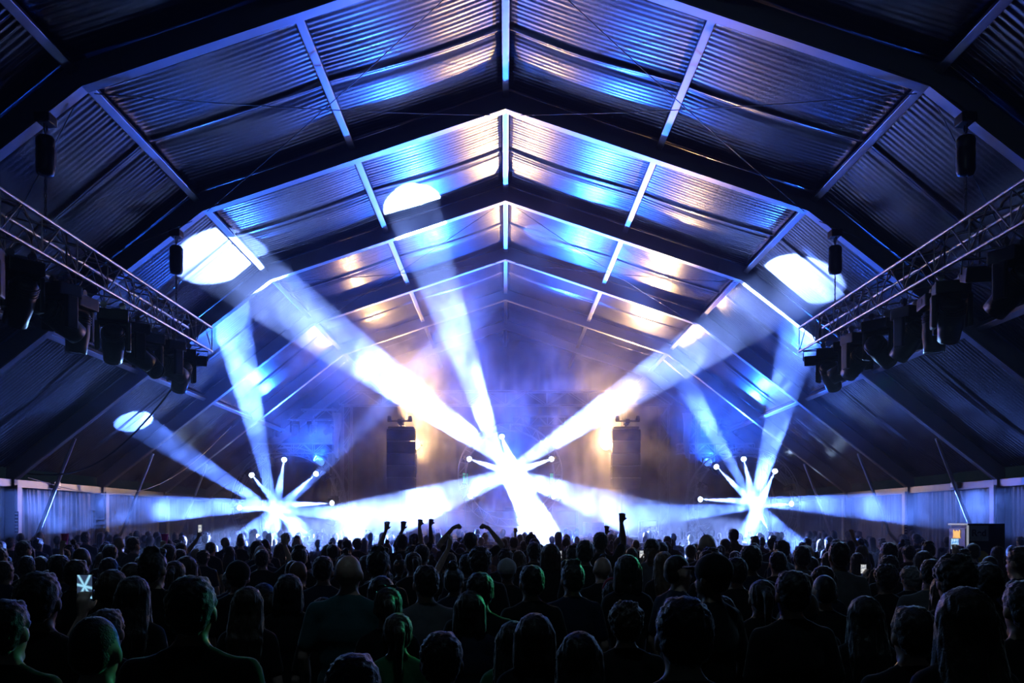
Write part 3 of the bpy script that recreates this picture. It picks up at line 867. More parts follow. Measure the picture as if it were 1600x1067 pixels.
def skin_mat(name, c): return mat(name, c, rough=0.5, spec=0.4, noise=(14, 0.08), bump=(90, 0.15, 0.004))
SKIN = [skin_mat('skin_fair', (0.50, 0.33, 0.26)), skin_mat('skin_tan', (0.36, 0.22, 0.15)), skin_mat('skin_brown', (0.17, 0.095, 0.06))]
def hair_mat(name, c): return mat(name, c, rough=0.42, spec=0.5, noise=(30, 0.35), bump=(160, 0.6, 0.006), sheen=(0.9, 0.3))
HAIR = [hair_mat('hair_black', (0.010, 0.008, 0.008)), hair_mat('hair_brown', (0.035, 0.020, 0.012)), hair_mat('hair_dark_blond', (0.12, 0.075, 0.038)), hair_mat('hair_grey', (0.22, 0.22, 0.22))]
def cloth(name, c): return mat(name, c, rough=0.85, spec=0.2, noise=(5, 0.15), bump=(24, 0.35, 0.01), sheen=(0.25, 0.4))
TOPS = {'black': cloth('cloth_black', (0.012, 0.012, 0.014)), 'navy': cloth('cloth_navy', (0.015, 0.022, 0.05)), 'grey': cloth('cloth_grey', (0.13, 0.13, 0.14)),
        'teal': cloth('cloth_teal', (0.035, 0.11, 0.12)), 'white': cloth('cloth_white', (0.45, 0.45, 0.46)), 'green': cloth('cloth_green', (0.03, 0.16, 0.07)), 'wine': cloth('cloth_wine', (0.06, 0.015, 0.02))}
TROUSER = cloth('cloth_trousers', (0.012, 0.013, 0.02))

def hand(mb, w, d, nrm, size=1.0, curl=0.35, spread=0.16, fist=False):
    """palm and five fingers from wrist w along d; nrm is the way the palm faces"""
    w = Vector(w); d = Vector(d).normalized(); nrm = (Vector(nrm) - d * Vector(nrm).dot(d)).normalized(); s = d.cross(nrm)
    pal = w + d * 0.05 * size
    cap(mb, w, pal + d * 0.03 * size, 0.026 * size, 0.030 * size, 8)
    for k in (-1, 0, 1): cap(mb, w + s * 0.012 * k * size + d * .01, w + d * 0.085 * size + s * 0.024 * k * size, 0.016 * size, 0.016 * size, 8)
    lens = (0.070, 0.080, 0.076, 0.060)
    c = 1.5 if fist else curl
    for k in range(4):
        off = (k - 1.5) * 0.020 * size
        a = w + d * 0.088 * size + s * off
        dd = (d + s * (k - 1.5) * spread).normalized()
        for seg in range(3):
            ang = c * (seg + 0.6)
            v = (dd * math.cos(ang) + nrm * math.sin(ang)).normalized()
            b = a + v * lens[k] * size * (0.42, 0.33, 0.25)[seg]
            cap(mb, a, b, 0.0100 * size, 0.0090 * size, 7)
            a = b
    a = w + d * 0.03 * size - s * 0.022 * size
    v = (d * 0.6 - s * 0.75 + nrm * 0.35).normalized()
    b = a + v * 0.045 * size; cap(mb, a, b, 0.0125 * size, 0.011 * size, 7)
    v2 = (d * (0.85 if not fist else 0.2) - s * (0.1 if not fist else -0.6) + nrm * 0.5).normalized()
    cap(mb, b, b + v2 * 0.038 * size, 0.0105 * size, 0.0095 * size, 7)

def build_body(pose, wide=1.0, female=False, voxel=0.012):
    """returns (body mesh builder, top builder, trousers builder, hand points)"""
    B, T, P = MB(), MB(), MB()
    sh = (0.172 if not female else 0.150) * wide
    # legs
    for s in (-1, 1):
        hip, knee, ank = (s * 0.095, 0, 0.90), (s * 0.11, 0.02, 0.49), (s * 0.115, -0.01, 0.09)
        cap(B, hip, knee, 0.085, 0.056); cap(B, knee, ank, 0.055, 0.036)
        cap(B, (s * 0.115, -0.03, 0.045), (s * 0.13, 0.15, 0.035), 0.042, 0.032)
        cap(P, hip, knee, 0.100, 0.072); cap(P, knee, (s * 0.115, -0.01, 0.12), 0.070, 0.058)
    ell(P, (0, 0, 0.93), (0.165 * (0.95 + 0.05 * wide), 0.12, 0.13))
    # trunk
    ell(B, (0, 0, 0.95), (0.155, 0.11, 0.13)); ell(B, (0, 0.005, 1.12), (0.14 * wide, 0.10, 0.16)); ell(B, (0, 0, 1.28), (0.165 * wide, 0.115, 0.17))
    cap(B, (-sh * 0.75, -0.01, 1.405), (sh * 0.75, -0.01, 1.405), 0.062, 0.062)
    cap(B, (0, -0.02, 1.38), (0, 0.005, 1.54), 0.066, 0.058)
    for s in (-1, 1): cap(B, (s * 0.10, -0.02, 1.42), (s * 0.03, -0.01, 1.50), 0.05, 0.04)
    ell(T, (0, 0, 0.98), (0.175 * wide, 0.128, 0.14)); ell(T, (0, 0.004, 1.13), (0.168 * wide, 0.125, 0.20)); ell(T, (0, 0, 1.28), (0.186 * wide, 0.135, 0.18))
    cap(T, (-sh * 0.78, -0.012, 1.40), (sh * 0.78, -0.012, 1.40), 0.076, 0.076)
    cap(T, (0, -0.022, 1.40), (0, -0.012, 1.475), 0.092, 0.066)
    for s in (-1, 1): cap(T, (s * 0.12, -0.02, 1.425), (s * 0.04, -0.015, 1.475), 0.058, 0.05)
    if female:
        for s in (-1, 1): ell(B, (s * 0.07, 0.09, 1.28), (0.06, 0.05, 0.06)); ell(T, (s * 0.07, 0.10, 1.28), (0.068, 0.056, 0.068))
    # head: skull, face, jaw, nose, brow, lips, ears
    ell(B, (0, -0.012, 1.652), (0.081, 0.097, 0.098), 16); ell(B, (0, 0.026, 1.600), (0.064, 0.068, 0.088), 14)
    cap(B, (-0.022, 0.055, 1.527), (0.022, 0.055, 1.527), 0.026, 0.026, 8)
    cap(B, (0, 0.086, 1.635), (0, 0.106, 1.598), 0.010, 0.016, 8)
    cap(B, (-0.034, 0.077, 1.650), (0.034, 0.077, 1.650), 0.013, 0.013, 8)
    cap(B, (-0.018, 0.090, 1.562), (0.018, 0.090, 1.562), 0.010, 0.010, 8)
    for s in (-1, 1):
        ell(B, (s * 0.083, -0.006, 1.620), (0.012, 0.022, 0.034), 10)
        ell(B, (s * 0.03, 0.074, 1.632), (0.013, 0.012, 0.010), 8)
    # arms: per side shoulder, elbow, wrist, hand direction, palm direction, fist
    hands = []
    for s, spec in zip((-1, 1), pose):
        S = Vector((s * sh, -0.01, 1.41))
        if spec == 'down':
            E = Vector((s * (sh + 0.07), -0.04, 1.13)); W = Vector((s * (sh + 0.07), 0.06, 0.89)); d = (0, 0.2, -1); nr = (-s, 0, 0); fi = False
        elif spec == 'bent':
            E = Vector((s * (sh + 0.08), 0.0, 1.14)); W = Vector((s * 0.12, 0.22, 1.22)); d = (-s * 0.8, 0.4, 0.3); nr = (0, -0.5, 1); fi = False
        elif spec == 'up':
            E = Vector((s * (sh + 0.17), 0.08, 1.58)); W = Vector((s * (sh + 0.07), 0.16, 1.81)); d = (-s * 0.12, 0.15, 1); nr = (0, 1, 0); fi = False
        elif spec == 'fist':
            E = Vector((s * (sh + 0.11), 0.08, 1.64)); W = Vector((s * (sh + 0.09), 0.12, 1.88)); d = (0.15 * s, 0.10, 1); nr = (0, 1, 0.0); fi = True
        elif spec == 'arch':
            E = Vector((s * (sh + 0.24), 0.05, 1.60)); W = Vector((s * (sh + 0.06), 0.10, 1.82)); d = (-s * 0.9, 0, 0.35); nr = (0, 0, -1); fi = True
        elif spec == 'reach':
            E = Vector((s * (sh + 0.16), 0.16, 1.56)); W = Vector((s * (sh + 0.30), 0.24, 1.79)); d = (s * 0.3, 0.1, 1); nr = (-s * 0.6, 0.6, 0); fi = False
        elif spec == 'half':
            E = Vector((s * (sh + 0.15), 0.10, 1.42)); W = Vector((s * (sh + 0.08), 0.24, 1.70)); d = (0, 0.12, 1); nr = (0, 1, 0); fi = False
        elif spec == 'side':
            E = Vector((s * (sh + 0.08), 0.12, 1.24)); W = Vector((s * 0.15, 0.30, 1.46)); d = (0, 0.1, 1); nr = (-s, 0.2, 0); fi = False
        else:  # phone, held in front of the face
            E = Vector((s * (sh + 0.06), 0.15, 1.34)); W = Vector((s * 0.07, 0.36, 1.54)); d = (-s * 0.25, 0.1, 1); nr = (-s, 0.2, 0); fi = False
        cap(B, S, E, 0.050, 0.038); cap(B, E, E.lerp(W, 0.35), 0.037, 0.039); cap(B, E.lerp(W, 0.35), W, 0.039, 0.024)
        hand(B, W, d, nr, 1.0, fist=fi)
        mid_ = S.lerp(E, 0.72)
        cap(T, S, mid_, 0.063, 0.060)
        hands.append(W + Vector(d).normalized() * 0.11)
    return B, T, P, hands

POSES = {'stand': ('down', 'down'), 'bent': ('bent', 'down'), 'fist_right': ('down', 'fist'), 'arch': ('arch', 'arch'), 'hand_right': ('bent', 'up'),
         'hand_left': ('up', 'down'), 'reach_right': ('down', 'reach'), 'phone': ('phone', 'phone'), 'hands_up': ('up', 'fist'), 'side': ('side', 'down'), 'half': ('half', 'down')}
BODY = {}
def body_set(pose, kind):
    key = (pose, kind)
    if key not in BODY:
        wide, fem = {'man': (1.0, False), 'broad': (1.16, False), 'woman': (0.92, True)}[kind]
        B, T, P, hands = build_body(POSES[pose], wide, fem)
        vx = 0.0125 if pose in ('stand', 'bent') else 0.0095
        BODY[key] = (remesh(B, 'body', SKIN[0], vx, 3), remesh(T, 'top', TOPS['black'], 0.018, 7), remesh(P, 'trousers', TROUSER, 0.02, 5), hands)
    return BODY[key]
HAIRM = {}
def hair_mesh(style):
    if style in HAIRM: return HAIRM[style]
    H = MB(); vox = 0.011; sm = 3
    base = lambda k=0.0: (ell(H, (0, -0.018, 1.672), (0.091 + k, 0.106 + k, 0.096 + k), 16), ell(H, (0, -0.050, 1.622), (0.082 + k, 0.066 + k, 0.076 + k), 14))
    if style == 'short':
        base(); cap(H, (-0.028, 0.04, 1.735), (0.028, 0.04, 1.735), 0.026, 0.026)
    elif style == 'quiff':
        base(); cap(H, (-0.045, 0.03, 1.752), (0.045, 0.03, 1.752), 0.035, 0.03); cap(H, (-0.03, -0.03, 1.765), (0.03, -0.03, 1.765), 0.03, 0.03)
    elif style == 'buzz':
        ell(H, (0, -0.017, 1.664), (0.0785, 0.0975, 0.096), 16); ell(H, (0, -0.05, 1.625), (0.072, 0.060, 0.07), 14)
    elif style == 'curly':
        rnd = random.Random(3)
        base(0.006)
        for k in range(150):
            a, b = rnd.uniform(0, 2 * PI), rnd.uniform(-0.35, 1.0)
            r = math.sqrt(max(0, 1 - b * b)); v = Vector((r * math.cos(a), r * math.sin(a), b))
            if v.y > 0.55 and v.z < 0.45: continue
            ell(H, (v.x * 0.092, -0.02 + v.y * 0.108, 1.672 + v.z * 0.105), (0.017 + 0.008 * rnd.random(),) * 3, 6)
        sm = 1; vox = 0.009
    elif style == 'long':
        base(0.004)
        for s in (-1, 0, 1):
            cap(H, (s * 0.055, -0.045 if s == 0 else -0.02, 1.66), (s * 0.075, -0.10, 1.40), 0.055, 0.050)
            cap(H, (s * 0.075, -0.10, 1.42), (s * 0.07, -0.115, 1.20), 0.050, 0.030)
        for s in (-1, 1): cap(H, (s * 0.062, 0.01, 1.68), (s * 0.085, 0.01, 1.45), 0.030, 0.030)
    elif style == 'bob':
        base(0.008)
        for s in (-1, 0, 1): cap(H, (s * 0.055, -0.035, 1.66), (s * 0.068, -0.055, 1.52), 0.055, 0.046)
        for s in (-1, 1): cap(H, (s * 0.070, 0.012, 1.68), (s * 0.082, 0.012, 1.53), 0.028, 0.028)
    elif style == 'bun':
        base(0.0); ell(H, (0, -0.055, 1.788), (0.048, 0.048, 0.042), 12)
        rnd = random.Random(5)
        for k in range(26):
            v = Vector((rnd.gauss(0, 1), rnd.gauss(0, 1), rnd.gauss(0, 1))).normalized(); ell(H, Vector((0, -0.055, 1.788)) + v * 0.043, (0.013,) * 3, 6)
    elif style == 'ponytail':
        base(0.0); cap(H, (0, -0.11, 1.70), (0, -0.16, 1.66), 0.03, 0.034); cap(H, (0, -0.16, 1.66), (0, -0.15, 1.42), 0.034, 0.018)
    me = remesh(H, 'hair', HAIR[0], min(vox, 0.0085), sm)
    me.update(); nrm = [v.normal.copy() for v in me.vertices]
    for v, n_ in zip(me.vertices, nrm):
        p = v.co
        if style in ('long', 'bob', 'ponytail', 'bun'): q = (p.x * 75, p.y * 75, p.z * 9); am = 0.0065
        elif style == 'buzz': q = p * 150; am = 0.0015
        else: q = (p.x * 70, p.y * 38, p.z * 55); am = 0.0075
        v.co = p + n_ * am * (mnoise.noise(q) + 0.5 * mnoise.noise(Vector(q) * 2.1))
    me.update()
    HAIRM[style] = me
    return HAIRM[style]
def cap_mesh(matl):
    H = MB(); ell(H, (0, -0.016, 1.678), (0.099, 0.114, 0.100), 18)
    ell(H, (0, -0.016, 1.777), (0.012, 0.012, 0.008), 8)
    cap(H, (-0.05, 0.10, 1.69), (0.05, 0.10, 1.69), 0.012, 0.012); ell(H, (0, 0.115, 1.69), (0.078, 0.075, 0.010), 14)
    return remesh(H, 'cap', matl, 0.009, 3)
CAPM = {}
def dressed(name, me, matl, parent):
    o = put(name, me, parent)
    o.material_slots[0].link = 'OBJECT'; o.material_slots[0].material = matl
    return o
PEOPLE = []
def person(label, x, y, height, pose='stand', kind='man', hair='short', hcol=0, top='black', skin=0, yaw=0.0, lean=0.0, group=None, capcol=None):
    bm_, tm, pm, hands = body_set(pose, kind)
    ext = {'bald': 1.757, 'buzz': 1.762, 'short': 1.768, 'quiff': 1.793, 'curly': 1.795, 'bun': 1.835, 'long': 1.772, 'bob': 1.775, 'ponytail': 1.768}[hair]
    sc = height / ext
    r = thing('person', label, 'person', (x, y, 0), (lean, 0, yaw), group)
    r.scale = (sc, sc, sc)
    dressed('body', bm_, SKIN[skin], r)
    dressed('top', tm, TOPS[top], r)
    put('trousers', pm, r)
    if hair != 'bald': dressed('hair', hair_mesh(hair), HAIR[hcol], r)
    if capcol:
        if capcol not in CAPM: CAPM[capcol] = cap_mesh(TOPS[capcol])
        put('cap', CAPM[capcol], r)
    PEOPLE.append((x, y))
    R = Matrix.Rotation(yaw, 3, 'Z')
    r_h = [Vector((x, y, 0)) + R @ (h * sc) for h in hands]
    return r, r_h
def head_at(px, py, w=None, d=None, hw=0.185):
    """ground position and height of a person whose head top shows at (px, py) and whose head is w pixels wide"""
    if d is None: d = F * hw / w
    h = EYE - (py - CY) * d / F
    h = max(1.54, min(1.93, h))
    return (px - CX) / F * d, d, h
# near and middle crowd, one by one: px, py of the head top, head width, kind, hair, hair colour, top, yaw, pose, label
NEAR = [
 (300, 898, 70, 'broad', 'short', 0, 'black', 0.05, 'stand', 'big short-haired man in dark clothes, large in the left foreground'),
 (210, 899, 52, 'woman', 'long', 0, 'black', -0.05, 'stand', 'woman with long straight dark hair just left of the big foreground man'),
 (62, 892, 60, 'broad', 'short', 0, 'black', 0.1, 'stand', 'large dark figure at the far left, near the bottom'),
 (168, 950, 54, 'man', 'short', 0, 'black', 0.0, 'half', 'person on the left holding up a phone that films the crossing beams'),
 (176, 889, 48, 'woman', 'bob', 1, 'black', 0.2, 'stand', 'woman with a rounded bob beside the filming phone'),
 (362, 892, 31, 'man', 'curly', 3, 'navy', 0.0, 'stand', 'grey curly-haired person behind the big foreground man'),
 (388, 915, 50, 'woman', 'long', 1, 'black', 0.0, 'stand', 'woman with long brown hair right of the big foreground man'),
 (240, 853, 38, 'man', 'quiff', 0, 'black', -0.15, 'stand', 'tall man with high dark hair above the long-haired woman on the left'),
 (128, 855, 28, 'man', 'buzz', 1, 'navy', 0.0, 'stand', 'man with a close-cropped round head above the filming phone'),
 (172, 850, 21, 'man', 'short', 1, 'black', 0.3, 'stand', 'short-haired man between the cropped head and the tall man on the left'),
 (292, 868, 34, 'woman', 'long', 1, 'black', 0.0, 'stand', 'dark long-haired woman behind the big foreground man on his right'),
 (186, 839, 16, 'man', 'bald', 0, 'grey', 0.3, 'stand', 'bald man lit blue by the left side wall'),
 (209, 838, 17, 'man', 'short', 1, 'grey', -0.5, 'stand', 'short-haired man beside the bald man at the left side wall'),
 (205, 852, 18, 'woman', 'bob', 1, 'navy', 0.0, 'stand', 'woman with a bob in front of the bald man at the left wall'),
 (8, 876, 26, 'man', 'short', 1, 'navy', -0.3, 'stand', 'man cut off by the left edge of the picture'),
 (372, 878, 34, 'man', 'short', 0, 'black', 0.3, 'stand', 'man in a dark cap left of the cropped head in the middle crowd'),
 (88, 866, 27, 'woman', 'long', 0, 'black', 0.2, 'stand', 'long-haired woman left of the cropped head, near the side wall'),
 (42, 868, 24, 'man', 'short', 0, 'black', 0.2, 'stand', 'short-haired man near the left edge below the knee strut'),
 (318, 858, 22, 'man', 'curly', 0, 'navy', 0.0, 'stand', 'curly-haired man beside the smoke puff on the left'),
 (545, 865, 42, 'broad', 'bald', 0, 'teal', -0.06, 'stand', 'broad bald man in a teal T-shirt, left of centre'),
 (452, 896, 44, 'woman', 'bob', 0, 'black', 0.0, 'stand', 'woman with blunt dark hair left of the bald man in teal'),
 (505, 868, 31, 'man', 'short', 0, 'navy', 0.0, 'stand', 'dark-haired man just behind the left shoulder of the bald man in teal'),
 (458, 875, 27, 'man', 'buzz', 0, 'black', 0.0, 'stand', 'man with cropped dark hair left of the bald man in teal'),
 (412, 910, 44, 'woman', 'long', 0, 'black', 0.1, 'stand', 'woman with long dark hair at the left of the pink phone'),
 (592, 852, 33, 'man', 'quiff', 0, 'black', -0.2, 'stand', 'dark-haired man right behind the bald man in teal'),
 (598, 888, 36, 'man', 'curly', 0, 'black', 0.2, 'stand', 'curly dark head right of the bald man in teal'),
 (606, 917, 44, 'woman', 'ponytail', 1, 'black', 0.2, 'stand', 'woman with sunglasses pushed up on her tied hair'),
 (665, 882, 42, 'broad', 'short', 0, 'grey', 0.35, 'stand', 'short-haired man in a pale grey top, centre left'),
 (750, 852, 37, 'man', 'curly', 0, 'black', 0.0, 'stand', 'man with a round mass of curly hair below the beam crossing'),
 (715, 889, 25, 'man', 'buzz', 1, 'black', 0.0, 'stand', 'man with cropped hair between the pale grey top and the curly mass of hair'),
 (750, 893, 40, 'man', 'short', 0, 'black', 0.1, 'stand', 'short-haired man in front of the curly mass of hair'),
 (735, 922, 50, 'woman', 'bob', 0, 'navy', -0.1, 'stand', 'woman with dark bobbed hair in the foreground below the beam crossing'),
 (792, 874, 28, 'man', 'short', 0, 'black', 0.0, 'stand', 'man in a white baseball cap near the centre'),
 (790, 856, 26, 'man', 'curly', 1, 'black', 0.0, 'stand', 'curly head just behind the white baseball cap'),
 (621, 957, 44, 'woman', 'ponytail', 1, 'green', 0.2, 'stand', 'green-lit person with tied hair in the foreground'),  # green light on this person is put into the top's colour
 (425, 957, 44, 'woman', 'bob', 1, 'green', 0.0, 'side', 'person in green clothes holding a pink phone in the foreground'),
 (703, 863, 22, 'man', 'short', 1, 'black', 0.0, 'stand', 'short-haired man left of the curly mass of hair'),
 (553, 1019, 88, 'man', 'short', 0, 'black', 0.0, 'stand', 'nearly black head at the bottom edge below the bald man'),
 (802, 1000, 60, 'woman', 'long', 0, 'green', 0.0, 'stand', 'dark-haired person in a green jacket at the bottom centre'),
 (830, 882, 38, 'man', 'short', 0, 'black', 0.3, 'stand', 'short-haired man right of the white baseball cap'),
 (866, 880, 29, 'woman', 'curly', 1, 'black', 0.0, 'stand', 'woman with curly tied-up hair between two short-haired men, right of centre'),
 (894, 873, 38, 'man', 'quiff', 0, 'navy', 0.2, 'stand', 'man in a navy top with a high fade, right of centre'),
 (942, 875, 28, 'woman', 'bob', 0, 'black', 0.0, 'stand', 'woman with a rim-lit bob right of the man in navy'),
 (980, 866, 40, 'woman', 'bob', 0, 'black', 0.0, 'stand', 'large round rim-lit head of hair right of centre'),
 (1060, 866, 36, 'man', 'buzz', 0, 'navy', -1.1, 'stand', 'man in profile with outlined cropped head, facing right'),
 (1036, 861, 31, 'woman', 'long', 2, 'black', 0.2, 'stand', 'fair long-haired woman left of the man in profile'),
 (1112, 868, 46, 'man', 'short', 0, 'black', 0.7, 'stand', 'man in a dark flat cap facing the man in profile'),
 (1110, 854, 36, 'woman', 'curly', 1, 'black', 0.0, 'stand', 'curly head behind the dark flat cap'),
 (1150, 870, 33, 'man', 'short', 0, 'black', 0.0, 'stand', 'dark-haired man right of the dark flat cap'),
 (1172, 851, 29, 'man', 'short', 0, 'navy', 0.1, 'stand', 'taller man above and right of the dark flat cap'),
 (958, 905, 40, 'woman', 'long', 0, 'black', 0.1, 'stand', 'long-haired woman wearing a red hair band'),
 (978, 936, 62, 'man', 'curly', 1, 'black', 0.0, 'stand', 'large curly head in the foreground right of centre'),
 (1068, 930, 84, 'broad', 'short', 0, 'black', 0.0, 'stand', 'very large black silhouette in the foreground right of centre'),
 (1128, 930, 46, 'woman', 'long', 0, 'black', 0.0, 'stand', 'long-haired woman right beside the very large black silhouette'),
 (835, 957, 62, 'woman', 'bob', 0, 'black', 0.0, 'stand', 'dark rounded head in the foreground at the centre'),
 (1310, 846, 29, 'broad', 'short', 0, 'grey', 0.1, 'stand', 'tall man in a pale grey T-shirt on the right'),
 (1252, 852, 25, 'broad', 'short', 0, 'grey', 0.1, 'stand', 'broad man in a light T-shirt left of the tall man on the right'),
 (1237, 890, 50, 'man', 'short', 0, 'black', 0.1, 'stand', 'large short-haired head on the right below the light T-shirt'),
 (1287, 897, 40, 'man', 'buzz', 0, 'black', 0.0, 'stand', 'cropped head in front of the tall man on the right'),
 (1258, 923, 40, 'man', 'buzz', 1, 'black', 0.0, 'stand', 'cropped head low in front of the large short-haired head on the right'),
 (1383, 880, 38, 'man', 'curly', 0, 'black', 0.2, 'stand', 'curly dark-haired man right of the tall man in pale grey'),
 (1421, 883, 32, 'man', 'curly', 3, 'black', 0.0, 'stand', 'grey curly-haired man left of the fridge'),
 (1388, 847, 23, 'man', 'short', 0, 'black', 0.2, 'stand', 'dark-haired man further back, between the tall man and the fridge'),
 (1442, 860, 27, 'woman', 'bob', 1, 'black', 0.0, 'stand', 'rim-lit bob just left of the fridge'),
 (1490, 863, 60, 'broad', 'curly', 0, 'black', 0.0, 'stand', 'big dark mop of hair in front of the fridge'),
 (1542, 880, 42, 'man', 'short', 0, 'black', 0.0, 'stand', 'dark head right of the big mop of hair'),
 (1350, 930, 55, 'woman', 'long', 0, 'black', 0.0, 'stand', 'long-haired woman in the right foreground below the curly men'),
 (1505, 915, 84, 'woman', 'long', 1, 'black', 0.0, 'stand', 'large long-haired woman in the right foreground'),
 (1592, 853, 32, 'broad', 'short', 0, 'navy', 0.4, 'stand', 'man in a navy T-shirt at the right edge'),
 (1215, 861, 26, 'man', 'short', 0, 'black', 0.0, 'stand', 'dark head left of the broad man in the light T-shirt'),
 (1220, 843, 21, 'man', 'short', 0, 'navy', 0.6, 'stand', 'man looking sideways left of the light T-shirt'),
 (1545, 868, 24, 'man', 'buzz', 1, 'black', 0.2, 'stand', 'small rim-lit head in front of the fridge side'),
 (938, 828, 21, 'man', 'short', 0, 'black', 0.0, 'fist_right', 'man with one arm raised straight up right of the table'),
 (968, 838, 18, 'woman', 'long', 2, 'wine', 0.0, 'hand_left', 'woman with a raised hand next to the straight raised arm'),
 (735, 831, 19, 'man', 'short', 0, 'black', 0.0, 'arch', 'person arching both arms above the head below the beam crossing'),
 (628, 834, 17, 'man', 'short', 0, 'black', 0.1, 'hands_up', 'person with both hands up in front of the bright smoke at lower left'),
 (648, 833, 17, 'woman', 'ponytail', 0, 'black', 0.0, 'hands_up', 'second person with raised hands in front of the bright smoke, on the right'),
 (262, 842, 18, 'woman', 'bob', 1, 'black', -0.2, 'reach_right', 'person reaching an arm up near the left smoke puff'),
 (1104, 833, 25, 'man', 'bald', 0, 'black', 0.0, 'stand', 'bald head lit pale blue below the right ring'),
 (1146, 824, 14, 'man', 'short', 0, 'black', 0.0, 'stand', 'person standing taller than the others below the right ring'),
 (1018, 841, 23, 'man', 'short', 0, 'grey', 2.8, 'stand', 'man turned to face the camera below the right line array'),
 (914, 843, 25, 'man', 'short', 1, 'black', 0.0, 'stand', 'man left of the raised arm, hair lit warm'),
 (860, 849, 28, 'woman', 'bob', 1, 'black', 0.0, 'stand', 'rim-lit round head below the right end of the table'),
 (834, 846, 21, 'man', 'short', 0, 'black', 0.1, 'stand', 'short-haired man left of the rim-lit round head below the table'),
 (410, 858, 22, 'man', 'short', 0, 'black', 0.0, 'hand_right', 'man raising a bent arm left of the bald man'),
 (645, 862, 26, 'woman', 'ponytail', 1, 'black', 0.3, 'reach_right', 'woman stretching one arm up behind the pale grey top'),
 (1600, 905, 60, 'man', 'short', 0, 'black', 0.0, 'stand', 'dark shape cut off by the lower right edge'),
 (1190, 905, 46, 'woman', 'ponytail', 0, 'black', 0.0, 'stand', 'woman with tied hair right of the dark flat cap in the foreground'),
 (10, 935, 62, 'man', 'short', 0, 'black', 0.0, 'stand', 'black silhouette in the lower left corner'),
 (1425, 945, 66, 'man', 'short', 0, 'black', 0.0, 'stand', 'black silhouette in the right foreground between two long-haired women'),
 (505, 935, 48, 'woman', 'bob', 0, 'black', 0.1, 'stand', 'dark head in front of the bald man in teal, on his left'),
 (690, 985, 70, 'man', 'short', 0, 'black', 0.0, 'stand', 'black head in the foreground below the woman with the bob'),
 (150, 960, 72, 'man', 'buzz', 0, 'black', 0.0, 'stand', 'black head in the left foreground below the filming phone'),
 (905, 985, 66, 'woman', 'long', 0, 'black', 0.0, 'stand', 'dark long-haired figure left of the large curly head'),
]
capped = {'man in a white baseball cap near the centre': 'white', 'man in a dark flat cap facing the man in profile': 'black', 'man in a dark cap left of the cropped head in the middle crowd': 'black'}
EXTRA = [((1365 - CX) / F * 10, 9.62), ((1016 - CX) / F * 14, 13.62), ((888 - CX) / F * 14, 13.62), ((1495 - CX) / F * 9 + 0.21, 8.85), ((105 - CX) / F * 11.5 - 0.26, 11.35), ((261 - CX) / F * 11.5 - 0.26, 11.35)]   # people with phones and cups, built below
NP = {}
rp = random.Random(11)
for (px, py, w, kd, hr, hc, tp, yaw, ps, lab) in NEAR:
    hw = {'long': 0.20, 'bob': 0.20, 'curly': 0.215}.get(hr, 0.172)
    x, y, h = head_at(px, py, w, None, hw)
    # keep bodies from standing inside each other
    for _ in range(30):
        hit = [q for q in PEOPLE + EXTRA if ((q[0] - x) / 0.56) ** 2 + ((q[1] - y) / 0.40) ** 2 < 1]
        if not hit: break
        k = 1.03 if hit[0][1] <= y else 0.97
        x, y = x * k, y * k
        h = max(1.54, min(1.95, EYE - (py - CY) * y / F))
    r, hp = person(lab, x, y, h, ps, kd, 'buzz' if lab in capped else hr, hc, tp, rp.choice((0, 0, 1, 2)), yaw, capcol=capped.get(lab))
    r['group'] = 'crowd members standing out'
    NP[lab] = (r, hp, y)
# the packed rows behind: smaller heads, told apart only by where they stand
ZONES = [(-9e9, 330, 'packed crowd before left side wall'), (330, 560, 'packed crowd below left ring'),
         (560, 720, 'packed crowd below left line array'), (720, 900, 'packed crowd below beam crossing'),
         (900, 1060, 'packed crowd below right line array'), (1060, 1270, 'packed crowd below right ring'),
         (1270, 9e9, 'packed crowd before right side wall')]
def crowd_spots():
    out = []; d = 6.6
    while d < 34.3:
        step = 0.92 + 0.012 * d
        halfw = (820 / F) * d + 0.3
        n = int(2 * halfw / step)
        for i in range(n + 1):
            x = -halfw + step * (i + 0.5 * (int(d * 3) % 2)) + rp.uniform(-0.22, 0.22)
            y = d + rp.uniform(-0.2, 0.2)
            if abs(x) > 11.6: continue
            out.append((x, y))
        d += 0.68 + 0.012 * d
    return out
SPOTS = [s for s in crowd_spots() if all((s[0] - q[0]) ** 2 + (s[1] - q[1]) ** 2 > 0.62 ** 2 for q in EXTRA) and all((s[0] - q[0]) ** 2 + (s[1] - q[1]) ** 2 > 0.50 ** 2 for q in PEOPLE) and not (7.4 < s[0] < 10.0 and 13.4 < s[1] < 16.2)]
LIMIT = 295 - len(PEOPLE)
STY = [('man', 'short', 0), ('man', 'short', 1), ('man', 'quiff', 0), ('man', 'buzz', 1), ('man', 'curly', 0), ('woman', 'long', 1), ('woman', 'bob', 0), ('woman', 'ponytail', 1), ('woman', 'bun', 0), ('woman', 'long', 2), ('broad', 'short', 0), ('man', 'bald', 0)]
SPOTS.sort(key=lambda s: s[1])
near_spots, far_spots = SPOTS[:LIMIT], SPOTS[LIMIT:]
LOOK = {'short': 'short-haired', 'quiff': 'high-haired', 'buzz': 'crop-haired', 'curly': 'curly-haired', 'long': 'long-haired', 'bob': 'bob-haired', 'ponytail': 'ponytailed', 'bun': 'bun-wearing', 'bald': 'bald'}
HC = ['black', 'brown', 'fair', 'grey']
packed = {}
